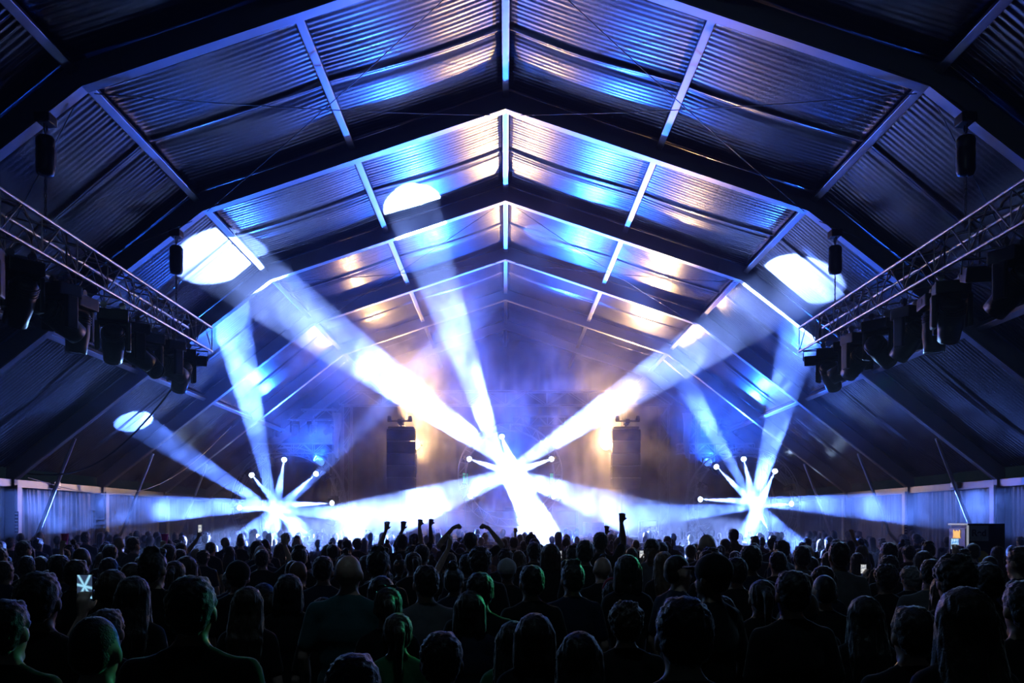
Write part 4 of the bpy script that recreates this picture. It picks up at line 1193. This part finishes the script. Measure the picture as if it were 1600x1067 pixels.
for (x, y) in near_spots:
    kd, hr, hc = rp.choice(STY)
    h = rp.gauss(1.74, 0.055) if kd != 'woman' else rp.gauss(1.67, 0.05)
    h = max(1.56, min(1.86, h))
    px = CX + x / y * F
    zone = next(l for a, b, l in ZONES if a <= px < b)
    ps = rp.choices(('stand', 'bent', 'hand_right', 'fist_right', 'phone'), (70, 20, 1.0, 1.0, 2))[0]
    tp = rp.choice(('black', 'black', 'navy', 'grey', 'black', 'wine'))
    r, hp = person('', x, y, h, ps, kd, hr, hc, tp, rp.choice((0, 0, 1, 2)), rp.uniform(-0.4, 0.4), group=zone)
    packed.setdefault((zone, hr, tp), []).append((px, r, kd))
for (zone, hr, tp), lst in packed.items():
    lst.sort(key=lambda q: q[0])
    for k, (px, r, kd) in enumerate(lst):
        lab = '%s %s in %s, %s' % (LOOK[hr], 'woman' if kd == 'woman' else 'man', tp, zone)
        if len(lst) > 1: lab += ', %s such from left' % (ordn[k] if k < 12 else str(k + 1))
        r['label'] = lab
print('people', len(PEOPLE), 'far', len(far_spots))
# the farthest rows: one mass of small figures
CR = MB()
def lowpoly(kind):
    m = MB()
    ell(m, (0, 0, 1.64), (0.085, 0.10, 0.115), 10); cap(m, (0, 0, 1.45), (0, 0, 1.55), 0.06, 0.055, 6)
    cap(m, (-0.16, 0, 1.38), (0.16, 0, 1.38), 0.08, 0.08, 7); cap(m, (0, 0, 1.3), (0, 0, 0.95), 0.17, 0.15, 8)
    for s in (-1, 1):
        cap(m, (s * 0.2, 0, 1.38), (s * 0.25, 0.02, 0.95), 0.055, 0.04, 6); cap(m, (s * 0.09, 0, 0.9), (s * 0.11, 0, 0.05), 0.085, 0.05, 6)
    if kind: cap(m, (0, -0.05, 1.66), (0, -0.1, 1.38), 0.085, 0.07, 7)
    return m
LP = [lowpoly(0), lowpoly(1)]
for (x, y) in far_spots:
    m = LP[rp.random() < 0.35]; k = rp.gauss(1.0, 0.035)
    k = max(0.9, min(1.06, k))
    CR.add([(x + v[0] * k, y + v[1] * k, v[2] * k) for v in m.v], m.f, True)
M['crowd'] = mat('far_crowd', (0.02, 0.018, 0.018), rough=0.6, noise=(4, 0.5))
if far_spots: tag(CR.build('crowd', M['crowd']), 'mass of tiny heads in the farthest rows right before the stage', 'crowd', kind='stuff')
# ------------------------------------------------------------------ phones, cups and other held things
M['phone'] = mat('phone_glass', (0.01, 0.01, 0.012), rough=0.15, noise=(4, 0.1))
def screen_mat(name, bg, streak, strength, rays=True):
    """lit phone screen: a crossing of pale streaks on a dark picture"""
    m = bpy.data.materials.new(name); m.use_nodes = True; nt = m.node_tree; b = nt.nodes['Principled BSDF']
    b.inputs['Base Color'].default_value = (0.01, 0.01, 0.01, 1)
    tc = nt.nodes.new('ShaderNodeTexCoord'); sep = nt.nodes.new('ShaderNodeSeparateXYZ'); nt.links.new(tc.outputs['Generated'], sep.inputs[0])
    def mth(op, a, b_):
        n = nt.nodes.new('ShaderNodeMath'); n.operation = op
        for i, v in enumerate((a, b_)):
            if isinstance(v, (int, float)): n.inputs[i].default_value = v
            else: nt.links.new(v, n.inputs[i])
        return n.outputs[0]
    x = mth('SUBTRACT', sep.outputs['X'], 0.5); z = mth('SUBTRACT', sep.outputs['Z'], 0.52)
    d1 = mth('ABSOLUTE', mth('SUBTRACT', x, mth('MULTIPLY', z, 0.75)), 0); d2 = mth('ABSOLUTE', mth('ADD', x, mth('MULTIPLY', z, 0.9)), 0); d3 = mth('ABSOLUTE', mth('ADD', z, mth('MULTIPLY', x, 0.15)), 0)
    dm = mth('MINIMUM', mth('MINIMUM', d1, d2), mth('MULTIPLY', d3, 1.5))
    r = nt.nodes.new('ShaderNodeMapRange'); nt.links.new(dm, r.inputs['Value']); r.inputs['From Min'].default_value = 0.02; r.inputs['From Max'].default_value = 0.13; r.inputs['To Min'].default_value = 1.0; r.inputs['To Max'].default_value = 0.0
    if not rays:
        n = nt.nodes.new('ShaderNodeTexNoise'); n.inputs['Scale'].default_value = 4.0; nt.links.new(tc.outputs['Generated'], n.inputs['Vector']); nt.links.new(n.outputs['Fac'], r.inputs['Value'])
        r.inputs['From Min'].default_value = 0.35; r.inputs['From Max'].default_value = 0.6
    mx = nt.nodes.new('ShaderNodeMix'); mx.data_type = 'RGBA'; nt.links.new(r.outputs[0], mx.inputs['Factor'])
    mx.inputs['A'].default_value = (*bg, 1); mx.inputs['B'].default_value = (*streak, 1)
    nt.links.new(mx.outputs['Result'], b.inputs['Emission Color']); b.inputs['Emission Strength'].default_value = strength
    m.cycles.emission_sampling = 'NONE'
    return m
M['scr_beams'] = screen_mat('screen_beams', (0.03, 0.05, 0.10), (0.35, 0.75, 1.0), 1.0)
M['scr_blue'] = screen_mat('screen_blue', (0.10, 0.35, 0.75), (0.7, 0.9, 1.0), 1.1, False)
M['scr_white'] = screen_mat('screen_white', (0.25, 0.28, 0.35), (0.9, 0.9, 0.85), 1.0, False)
M['pink'] = mat('pink_plastic', (0.85, 0.08, 0.45), rough=0.35, noise=(6, 0.1))
M['pinkcase'] = mat('pink_case', (0.55, 0.05, 0.12), rough=0.4, noise=(6, 0.1))
def phone(label, loc, scr, w=0.075, h=0.15, rot=(0, 0, 0), case='phone', group='phones held up'):
    r = thing('phone', label, 'phone', loc, rot, group)
    mb = MB(); mb.cbox((0, 0, 0), (w, 0.010, h), 0.0035); mb.build('phone_body', M[case], r)
    mb = MB(); mb.box((0, -0.0056, 0), (w - 0.006, 0.0008, h - 0.010)); s = mb.build('screen', M[scr], r)
    mb = MB(); mb.tube((w * 0.25, 0.005, h * 0.36), (w * 0.25, 0.008, h * 0.36), 0.008, n=10); mb.build('camera_lens', M['lens_off'], r)
    return r
r, hp, y = NP['person on the left holding up a phone that films the crossing beams']
c = hp[0]
phone('lit phone on the left whose screen shows crossing beams', (c.x, c.y + 0.02, c.z + 0.05), 'scr_beams', 0.085, 0.135)
r, hp, y = NP['person in green clothes holding a pink phone in the foreground']
c = hp[0]
phone('pink-cased phone held up in the foreground', (c.x, c.y + 0.02, c.z + 0.04), 'pinkcase', 0.08, 0.15, (0.1, 0, 0.2), 'pinkcase')
def held_phone(label, px, py, d, scr, hpx, group='phones held up', lab2='', hr='short', kd='man'):
    """a phone at a photo position, with the person who holds it up"""
    p = at(px, py, d)
    h = 1.70
    rr, hh = person(lab2, p.x, d - 0.38, h, 'side', kd, hr, 0, 'black', 0, 0.0, group='phone holders in the crowd')
    hgt = hpx / F * d
    cc = hh[0]
    phone(label, (cc.x, cc.y + 0.02, cc.z + 0.04), scr, hgt * 0.62, hgt, (0, 0, 0), 'phone', group)
held_phone('small lit phone screen on the right, between two dark heads', 1365, 851, 10.0, 'scr_white', 15, lab2='person on the right holding up a small lit phone', hr='curly')
held_phone('tiny lit phone below the right line array', 1016, 836, 14.0, 'scr_white', 12, lab2='person below the right line array holding up a tiny lit phone')
held_phone('tiny lit phone at the right end of the table', 888, 836, 14.0, 'scr_white', 12, lab2='person below the end of the table holding up a tiny lit phone', hr='bob', kd='woman')
r, hp, y = NP['person reaching an arm up near the left smoke puff']
phone('dark phone in a raised hand near the left smoke puff', (hp[1].x, hp[1].y, hp[1].z + 0.06), 'scr_white', 0.07, 0.14, (0, 0, 0.8))
rr, hh = person('person raising a blue-lit phone in front of the fridge', (1495 - CX) / F * 9 + 0.21, 8.85, 1.66, 'hand_left', 'man', 'short', 0, 'black', 0, 0.0, group='phone holders in the crowd')
phone('phone with a bright blue screen raised in front of the fridge', (hh[0].x, hh[0].y + 0.02, hh[0].z + 0.03), 'scr_blue', 0.085, 0.115)
def cup(label, px, py, d):
    p = at(px, py, d)
    t = thing('cup', label, 'cup', (p.x, p.y, p.z), group='pink cups')
    mb = MB(); mb.lathe([(0.032, 0.0), (0.044, 0.13), (0.046, 0.135), (0.042, 0.135), (0.030, 0.006)], 14); mb.build('cup_body', M['pink'], t)
    mb = MB(); mb.lathe([(0.046, 0.128), (0.049, 0.132), (0.046, 0.137)], 14); mb.build('rim', M['pink'], t)
    return t
# two people lifting pink cups by the left wall
for px, py, lab, pl in ((105, 851, 'pink cup lifted near the left knee strut', 'person lifting a pink cup near the left knee strut'), (261, 851, 'pink cup lifted beside the raised phone on the left', 'person lifting a pink cup beside the raised phone on the left')):
    d = 11.5
    p = at(px, py, d)
    rr, hh = person(pl, p.x - 0.26, d - 0.15, 1.62, 'fist_right', 'woman', 'bob', 1, 'black', 0, 0.0, group='people lifting cups')
    h1 = hh[1]
    t = cup(lab, 0, 0, 1); t.location = (h1.x, h1.y + 0.045, h1.z - 0.05)
# sunglasses pushed up, hair band
M['frame_gl'] = mat('glasses', (0.02, 0.02, 0.02), rough=0.1, spec=0.8, noise=(5, 0.1))
r, hp, y = NP['woman with sunglasses pushed up on her tied hair']
g = MB()
for s in (-1, 1):
    g.lathe([(0.002, 0.0), (0.026, 0.002), (0.028, 0.006), (0.002, 0.007)], 14, Matrix.Rotation(-0.5, 3, 'X'), (s * 0.034, 0.045, 1.762))
    g.tube((s * 0.062, 0.04, 1.760), (s * 0.088, -0.06, 1.70), 0.004, n=6)
g.tube((-0.01, 0.05, 1.768), (0.01, 0.05, 1.768), 0.004, n=6)
g.build('sunglasses', M['frame_gl'], r)
r, hp, y = NP['long-haired woman wearing a red hair band']
M['redband'] = mat('red_band', (0.35, 0.03, 0.05), rough=0.6, noise=(8, 0.2))
g = MB(); g.path([(0.094 * math.cos(a), -0.012 + 0.025 * math.sin(a), 1.67 + 0.108 * math.sin(a)) for a in [PI * k / 20 for k in range(21)]], 0.014, 8); g.build('hair_band', M['redband'], r)

# ------------------------------------------------------------------ drinks fridge by the right wall
FX, FD = 8.0, 15.0
fr = thing('drinks_fridge', 'branded drinks fridge with a lit emblem near the right wall', 'fridge', (FX, FD, 0), (0, 0, 0.0))
W_, D_, H_ = 0.55, 0.62, 2.03
M['fridge'] = mat('fridge_metal', (0.25, 0.27, 0.30), rough=0.35, metal=0.5, noise=(3, 0.1))
M['fr_dark'] = mat('fridge_navy', (0.006, 0.010, 0.035), rough=0.4, noise=(3, 0.1))
M['fr_silver'] = mat('fridge_silver', (0.30, 0.33, 0.36), rough=0.4, noise=(3, 0.1))
M['fr_yellow'] = mat('fridge_yellow', (0.50, 0.33, 0.03), rough=0.5, noise=(3, 0.1))
M['fr_red'] = mat('fridge_red', (0.28, 0.02, 0.03), rough=0.5, noise=(3, 0.1))
M['fr_text'] = mat('fridge_text', (0.01, 0.012, 0.03), rough=0.5, noise=(3, 0.1))
M['fr_gold'] = mat('emblem_gold', (0.8, 0.5, 0.1), rough=0.4, emit=(1.0, 0.55, 0.12), strength=0.9)
M['fr_lit'] = mat('fridge_lit_strip', (0.7, 0.75, 0.8), rough=0.4, emit=(0.75, 0.8, 1.0), strength=0.35)
M['fr_glass'] = mat('fridge_glass', (0.01, 0.013, 0.03), rough=0.08, spec=0.8, noise=(2, 0.1))
# local frame: the wide printed side faces -Y (right part of the view), the door faces -X
mb = MB(); mb.cbox((0, 0, H_ / 2), (D_, W_, H_), 0.012); mb.build('cabinet', M['fr_dark'], fr)
dr = MB(); dr.cbox((-D_ / 2 - 0.02, 0, 1.0), (0.04, W_ - 0.01, 1.9), 0.008); door = dr.build('door', M['fridge'], fr)
dg_ = MB(); dg_.box((-D_ / 2 - 0.042, 0, 0.9), (0.008, W_ - 0.10, 1.5)); dg_.build('glass_pane', M['fr_glass'], door)
hd = MB(); hd.path([(-D_ / 2 - 0.04, -W_ / 2 + 0.04, 0.8), (-D_ / 2 - 0.08, -W_ / 2 + 0.04, 0.83), (-D_ / 2 - 0.08, -W_ / 2 + 0.04, 1.2), (-D_ / 2 - 0.04, -W_ / 2 + 0.04, 1.23)], 0.010, 6); hd.build('handle', M['chrome'], door)
st = MB(); st.box((-D_ / 2 - 0.03, 0, H_ - 0.012), (0.05, W_, 0.03)); st.build('lit_strip', M['fr_lit'], fr)
st = MB(); st.box((-D_ / 2 - 0.005, -W_ / 2 - 0.004, 1.45), (0.03, 0.012, 1.1)); st.build('edge_strip', M['fr_lit'], fr)
fy = -W_ / 2 - 0.004
pn = MB(); pn.box((-0.13, fy, 1.87), (0.32, 0.006, 0.26)); pn.build('print_panel', M['fr_silver'], fr)
def flat(poly, y0, name, m_, parent):
    mb = MB(); mb.prism(poly, y0 - 0.004, y0); return mb.build(name, m_, parent)
flat([(-0.30 + 0.42 * 0.5 * (1 + math.cos(a)), 1.18 + 0.40 * math.sin(a)) for a in [2 * PI * k / 32 for k in range(32)]], fy - 0.004, 'print_disc', M['fr_yellow'], fr)
flat([(-0.02, 1.25), (0.02, 1.52), (0.10, 1.60), (0.20, 1.56), (0.30, 1.48), (0.30, 1.22), (0.20, 1.18), (0.12, 1.26), (0.06, 1.14)], fy - 0.008, 'print_shape', M['fr_red'], fr)
tcv = bpy.data.curves.new('lettering', 'FONT'); tcv.body = 'Red'; tcv.size = 0.155; tcv.extrude = 0.002; tcv.align_x = 'CENTER'; tcv.align_y = 'CENTER'; tcv.offset = 0.004
to = bpy.data.objects.new('lettering_tmp', tcv); WORK.collection.objects.link(to)
WORK.view_layers[0].update(); dgx = WORK.view_layers[0].depsgraph; tm_ = bpy.data.meshes.new_from_object(to.evaluated_get(dgx)); bpy.data.objects.remove(to)
tm_.materials.clear(); tm_.materials.append(M['fr_text'])
put('lettering', tm_, fr, loc=(-0.13, fy - 0.006, 1.87), rot=(PI / 2, 0, 0))
# lit emblem on the door: a disc with two mirrored horned shapes
def em(poly, name, m_, dy):
    mb = MB(); mb.prism(poly, -D_ / 2 - 0.05 - dy, -D_ / 2 - 0.044, 'x'); mb.build(name, m_, fr)
ec, ez = 0.0, 1.84
em([(ec + 0.055 * math.cos(a), ez + 0.075 * math.sin(a)) for a in [2 * PI * k / 24 for k in range(24)]], 'emblem_disc', M['fr_gold'], 0.001)
for s in (-1, 1):
    em([(ec + s * x, ez + z) for x, z in ((0.02, 0.03), (0.06, 0.05), (0.10, 0.085), (0.115, 0.05), (0.10, 0.0), (0.12, -0.06), (0.085, -0.045), (0.05, -0.06), (0.03, -0.02))], 'emblem_shape', M['fr_gold'], 0.003)
# label on the left column, pole sign on the right
M['white_print'] = mat('white_sign', (0.5, 0.52, 0.55), rough=0.5, noise=(3, 0.1))
for side, x, lab in ((-1, -12.43, 'narrow printed notice on the column by the left wall'), (1, 12.43, 'narrow printed notice on the column by the right wall')):
    s_ = thing('notice', lab, 'sign', (x, 22.495 if side < 0 else 27.495, 2.35 if side < 0 else 2.0))
    mb = MB(); mb.box((0, 0, -0.30), (0.10, 0.01, 0.55)); mb.build('board', M['fr_dark'], s_)
    for k in range(6):
        mb = MB(); mb.box((0, -0.007, -0.08 - 0.085 * k), (0.07, 0.004, 0.03)); mb.build('print_line', M['white_print'], s_)

bpy.data.scenes.remove(WORK)
# ------------------------------------------------------------------ haze
def haze_material(name, density=None, scale=1.0, g=0.45):
    m = bpy.data.materials.new(name); m.use_nodes = True
    nt = m.node_tree; nt.nodes.clear()
    out = nt.nodes.new('ShaderNodeOutputMaterial')
    vsn = nt.nodes.new('ShaderNodeVolumeScatter')
    vsn.inputs['Color'].default_value = (0.95, 0.96, 1.0, 1)
    vsn.inputs['Anisotropy'].default_value = g
    if density is not None:
        vsn.inputs['Density'].default_value = density
    else:
        at_ = nt.nodes.new('ShaderNodeAttribute'); at_.attribute_name = 'density'
        nt.links.new(at_.outputs['Fac'], vsn.inputs['Density'])
    nt.links.new(vsn.outputs[0], out.inputs['Volume'])
    m.cycles.volume_sampling = 'EQUIANGULAR'
    m.cycles.volume_step_rate = 2.0
    return m
# drifting smoke near the stage: a density grid from noise and a few thicker drifts
# (pixel x, pixel y, depth, radius x / y / z in metres, strength)
DRIFTS = [((560, 545, 31), (1.6, 2.5, 1.0), 1.0), ((650, 610, 33), (1.3, 2.0, 0.9), 1.0), ((700, 470, 29), (0.9, 2.0, 1.2), 0.7),
          ((620, 800, 33), (1.8, 1.5, 0.7), 1.0), ((970, 790, 33), (1.8, 1.5, 0.7), 0.9), ((1000, 620, 34), (0.9, 1.4, 0.5), 0.9),
          ((1032, 720, 37.6), (0.8, 0.9, 2.4), 1.5), ((845, 830, 33), (1.3, 1.5, 0.9), 0.8), ((430, 520, 28), (2.2, 3.0, 0.8), 0.45),
          ((680, 690, 38), (1.1, 1.0, 1.5), 0.7), ((925, 690, 38.3), (0.9, 1.0, 1.2), 0.6), ((585, 690, 38.3), (0.8, 1.0, 1.5), 0.5), ((390, 560, 28), (0.5, 2, 1.2), 0.5), ((1120, 640, 30), (0.8, 2, 0.8), 0.3),
          ((718, 560, 31), (0.7, 1.5, 1.3), 0.6), ((600, 575, 32), (1.2, 1.5, 0.9), 0.8), ((385, 520, 27), (0.4, 2, 1.4), 0.6), ((640, 560, 32), (0.9, 1.5, 0.6), 0.6), ((590, 815, 32), (1.6, 1.5, 0.6), 0.8), ((325, 824, 27), (0.55, 0.6, 0.4), 2.0)]
def smoke_nodes(mat_):
    ng = bpy.data.node_groups.new('smoke_density', 'GeometryNodeTree')
    ng.interface.new_socket('Geometry', in_out='OUTPUT', socket_type='NodeSocketGeometry')
    N, Lk = ng.nodes, ng.links
    def node(t, **kw):
        n = N.new(t)
        for k, v in kw.items(): setattr(n, k, v)
        return n
    def math_(op, a, b=None, c=None):
        n = node('ShaderNodeMath', operation=op)
        for i, v in enumerate((a, b, c)):
            if v is None: continue
            if isinstance(v, (int, float)): n.inputs[i].default_value = v
            else: Lk.new(v, n.inputs[i])
        return n.outputs[0]
    pos = node('GeometryNodeInputPosition').outputs[0]
    def noise_(scale, detail, rough, dist=0.0):
        n = node('ShaderNodeTexNoise'); n.inputs['Scale'].default_value = scale; n.inputs['Detail'].default_value = detail
        n.inputs['Roughness'].default_value = rough; n.inputs['Distortion'].default_value = dist
        Lk.new(pos, n.inputs['Vector'])
        return n.outputs[0]
    big = noise_(0.62, 5.0, 0.64, 1.0)
    fine = noise_(0.95, 5.0, 0.68, 1.0)
    mr = node('ShaderNodeMapRange'); mr.inputs['From Min'].default_value = 0.52; mr.inputs['From Max'].default_value = 0.72
    Lk.new(big, mr.inputs['Value'])
    puffs = mr.outputs[0]
    mr2 = node('ShaderNodeMapRange'); mr2.inputs['From Min'].default_value = 0.45; mr2.inputs['From Max'].default_value = 0.58
    Lk.new(fine, mr2.inputs['Value'])
    rag = mr2.outputs[0]
    total = None
    for (px, py, d), (rx, ry, rz), st in DRIFTS:
        c = at(px, py, d)
        s = node('ShaderNodeVectorMath', operation='SUBTRACT'); Lk.new(pos, s.inputs[0]); s.inputs[1].default_value = c
        dv = node('ShaderNodeVectorMath', operation='DIVIDE'); Lk.new(s.outputs[0], dv.inputs[0]); dv.inputs[1].default_value = (rx, ry, rz)
        ln = node('ShaderNodeVectorMath', operation='DOT_PRODUCT'); Lk.new(dv.outputs[0], ln.inputs[0]); Lk.new(dv.outputs[0], ln.inputs[1])
        e = math_('MULTIPLY', math_('POWER', 2.718, math_('MULTIPLY', ln.outputs['Value'], -1.0)), st)
        total = e if total is None else math_('ADD', total, e)
    # density = fade * (puffs * a + drifts * ragged * b)
    sep = node('ShaderNodeSeparateXYZ'); Lk.new(pos, sep.inputs[0])
    fy = node('ShaderNodeMapRange', interpolation_type='SMOOTHSTEP'); fy.inputs['From Min'].default_value = 16.5; fy.inputs['From Max'].default_value = 25.0
    Lk.new(sep.outputs['Y'], fy.inputs['Value'])
    fb = node('ShaderNodeMapRange', interpolation_type='SMOOTHSTEP'); fb.inputs['From Min'].default_value = 34.8; fb.inputs['From Max'].default_value = 37.0
    Lk.new(sep.outputs['Y'], fb.inputs['Value'])
    fz = node('ShaderNodeMapRange', interpolation_type='SMOOTHSTEP'); fz.inputs['From Min'].default_value = 9.0; fz.inputs['From Max'].default_value = 5.5
    fz.inputs['To Min'].default_value = 0.25
    Lk.new(sep.outputs['Z'], fz.inputs['Value'])
    p = math_('MULTIPLY', math_('MULTIPLY', puffs, fy.outputs[0]), fz.outputs[0])
    p = math_('MULTIPLY', p, SMOKE_PUFF)
    dr = math_('MULTIPLY', math_('MULTIPLY', total, math_('MULTIPLY_ADD', rag, 0.95, 0.05)), SMOKE_DRIFT)
    den = math_('ADD', math_('ADD', p, dr), math_('MULTIPLY_ADD', fb.outputs[0], HAZE_BACK, math_('MULTIPLY_ADD', fy.outputs[0], HAZE_MID - HAZE_FRONT, HAZE_FRONT)))
    vc = node('GeometryNodeVolumeCube')
    Lk.new(den, vc.inputs['Density'])
    vc.inputs['Min'].default_value = (-12.4, 16.0, 0.05); vc.inputs['Max'].default_value = (12.4, 42.0, 10.2)
    vc.inputs['Resolution X'].default_value = 210; vc.inputs['Resolution Y'].default_value = 130; vc.inputs['Resolution Z'].default_value = 90
    sm = node('GeometryNodeSetMaterial'); sm.inputs['Material'].default_value = mat_
    Lk.new(vc.outputs[0], sm.inputs['Geometry'])
    o = node('NodeGroupOutput'); Lk.new(sm.outputs[0], o.inputs[0])
    return ng
smm = haze_material('stage_smoke')
me = bpy.data.meshes.new('smoke'); me.materials.append(smm)
smoke = put('smoke', me)
tag(smoke, 'drifting smoke puffs hanging around the stage beams', 'smoke', kind='stuff')
md = smoke.modifiers.new('smoke_density', 'NODES'); md.node_group = smoke_nodes(smm)

# an even thin haze over the crowd in front of the smoke
hm = haze_material('thin_haze')
ng = bpy.data.node_groups.new('haze_density', 'GeometryNodeTree')
ng.interface.new_socket('Geometry', in_out='OUTPUT', socket_type='NodeSocketGeometry')
vc = ng.nodes.new('GeometryNodeVolumeCube'); vc.inputs['Density'].default_value = HAZE_FRONT
vc.inputs['Min'].default_value = (-12.4, 6.0, 0.05); vc.inputs['Max'].default_value = (12.4, 15.9, 10.2)
for k in 'XYZ': vc.inputs['Resolution ' + k].default_value = 8
sm = ng.nodes.new('GeometryNodeSetMaterial'); sm.inputs['Material'].default_value = hm
ng.links.new(vc.outputs[0], sm.inputs['Geometry'])
o = ng.nodes.new('NodeGroupOutput'); ng.links.new(sm.outputs[0], o.inputs[0])
me = bpy.data.meshes.new('haze'); me.materials.append(hm)
hz = put('haze', me)
tag(hz, 'thin even haze hanging over the crowd in front of the smoke', 'haze', kind='stuff')
hz.modifiers.new('haze_density', 'NODES').node_group = ng
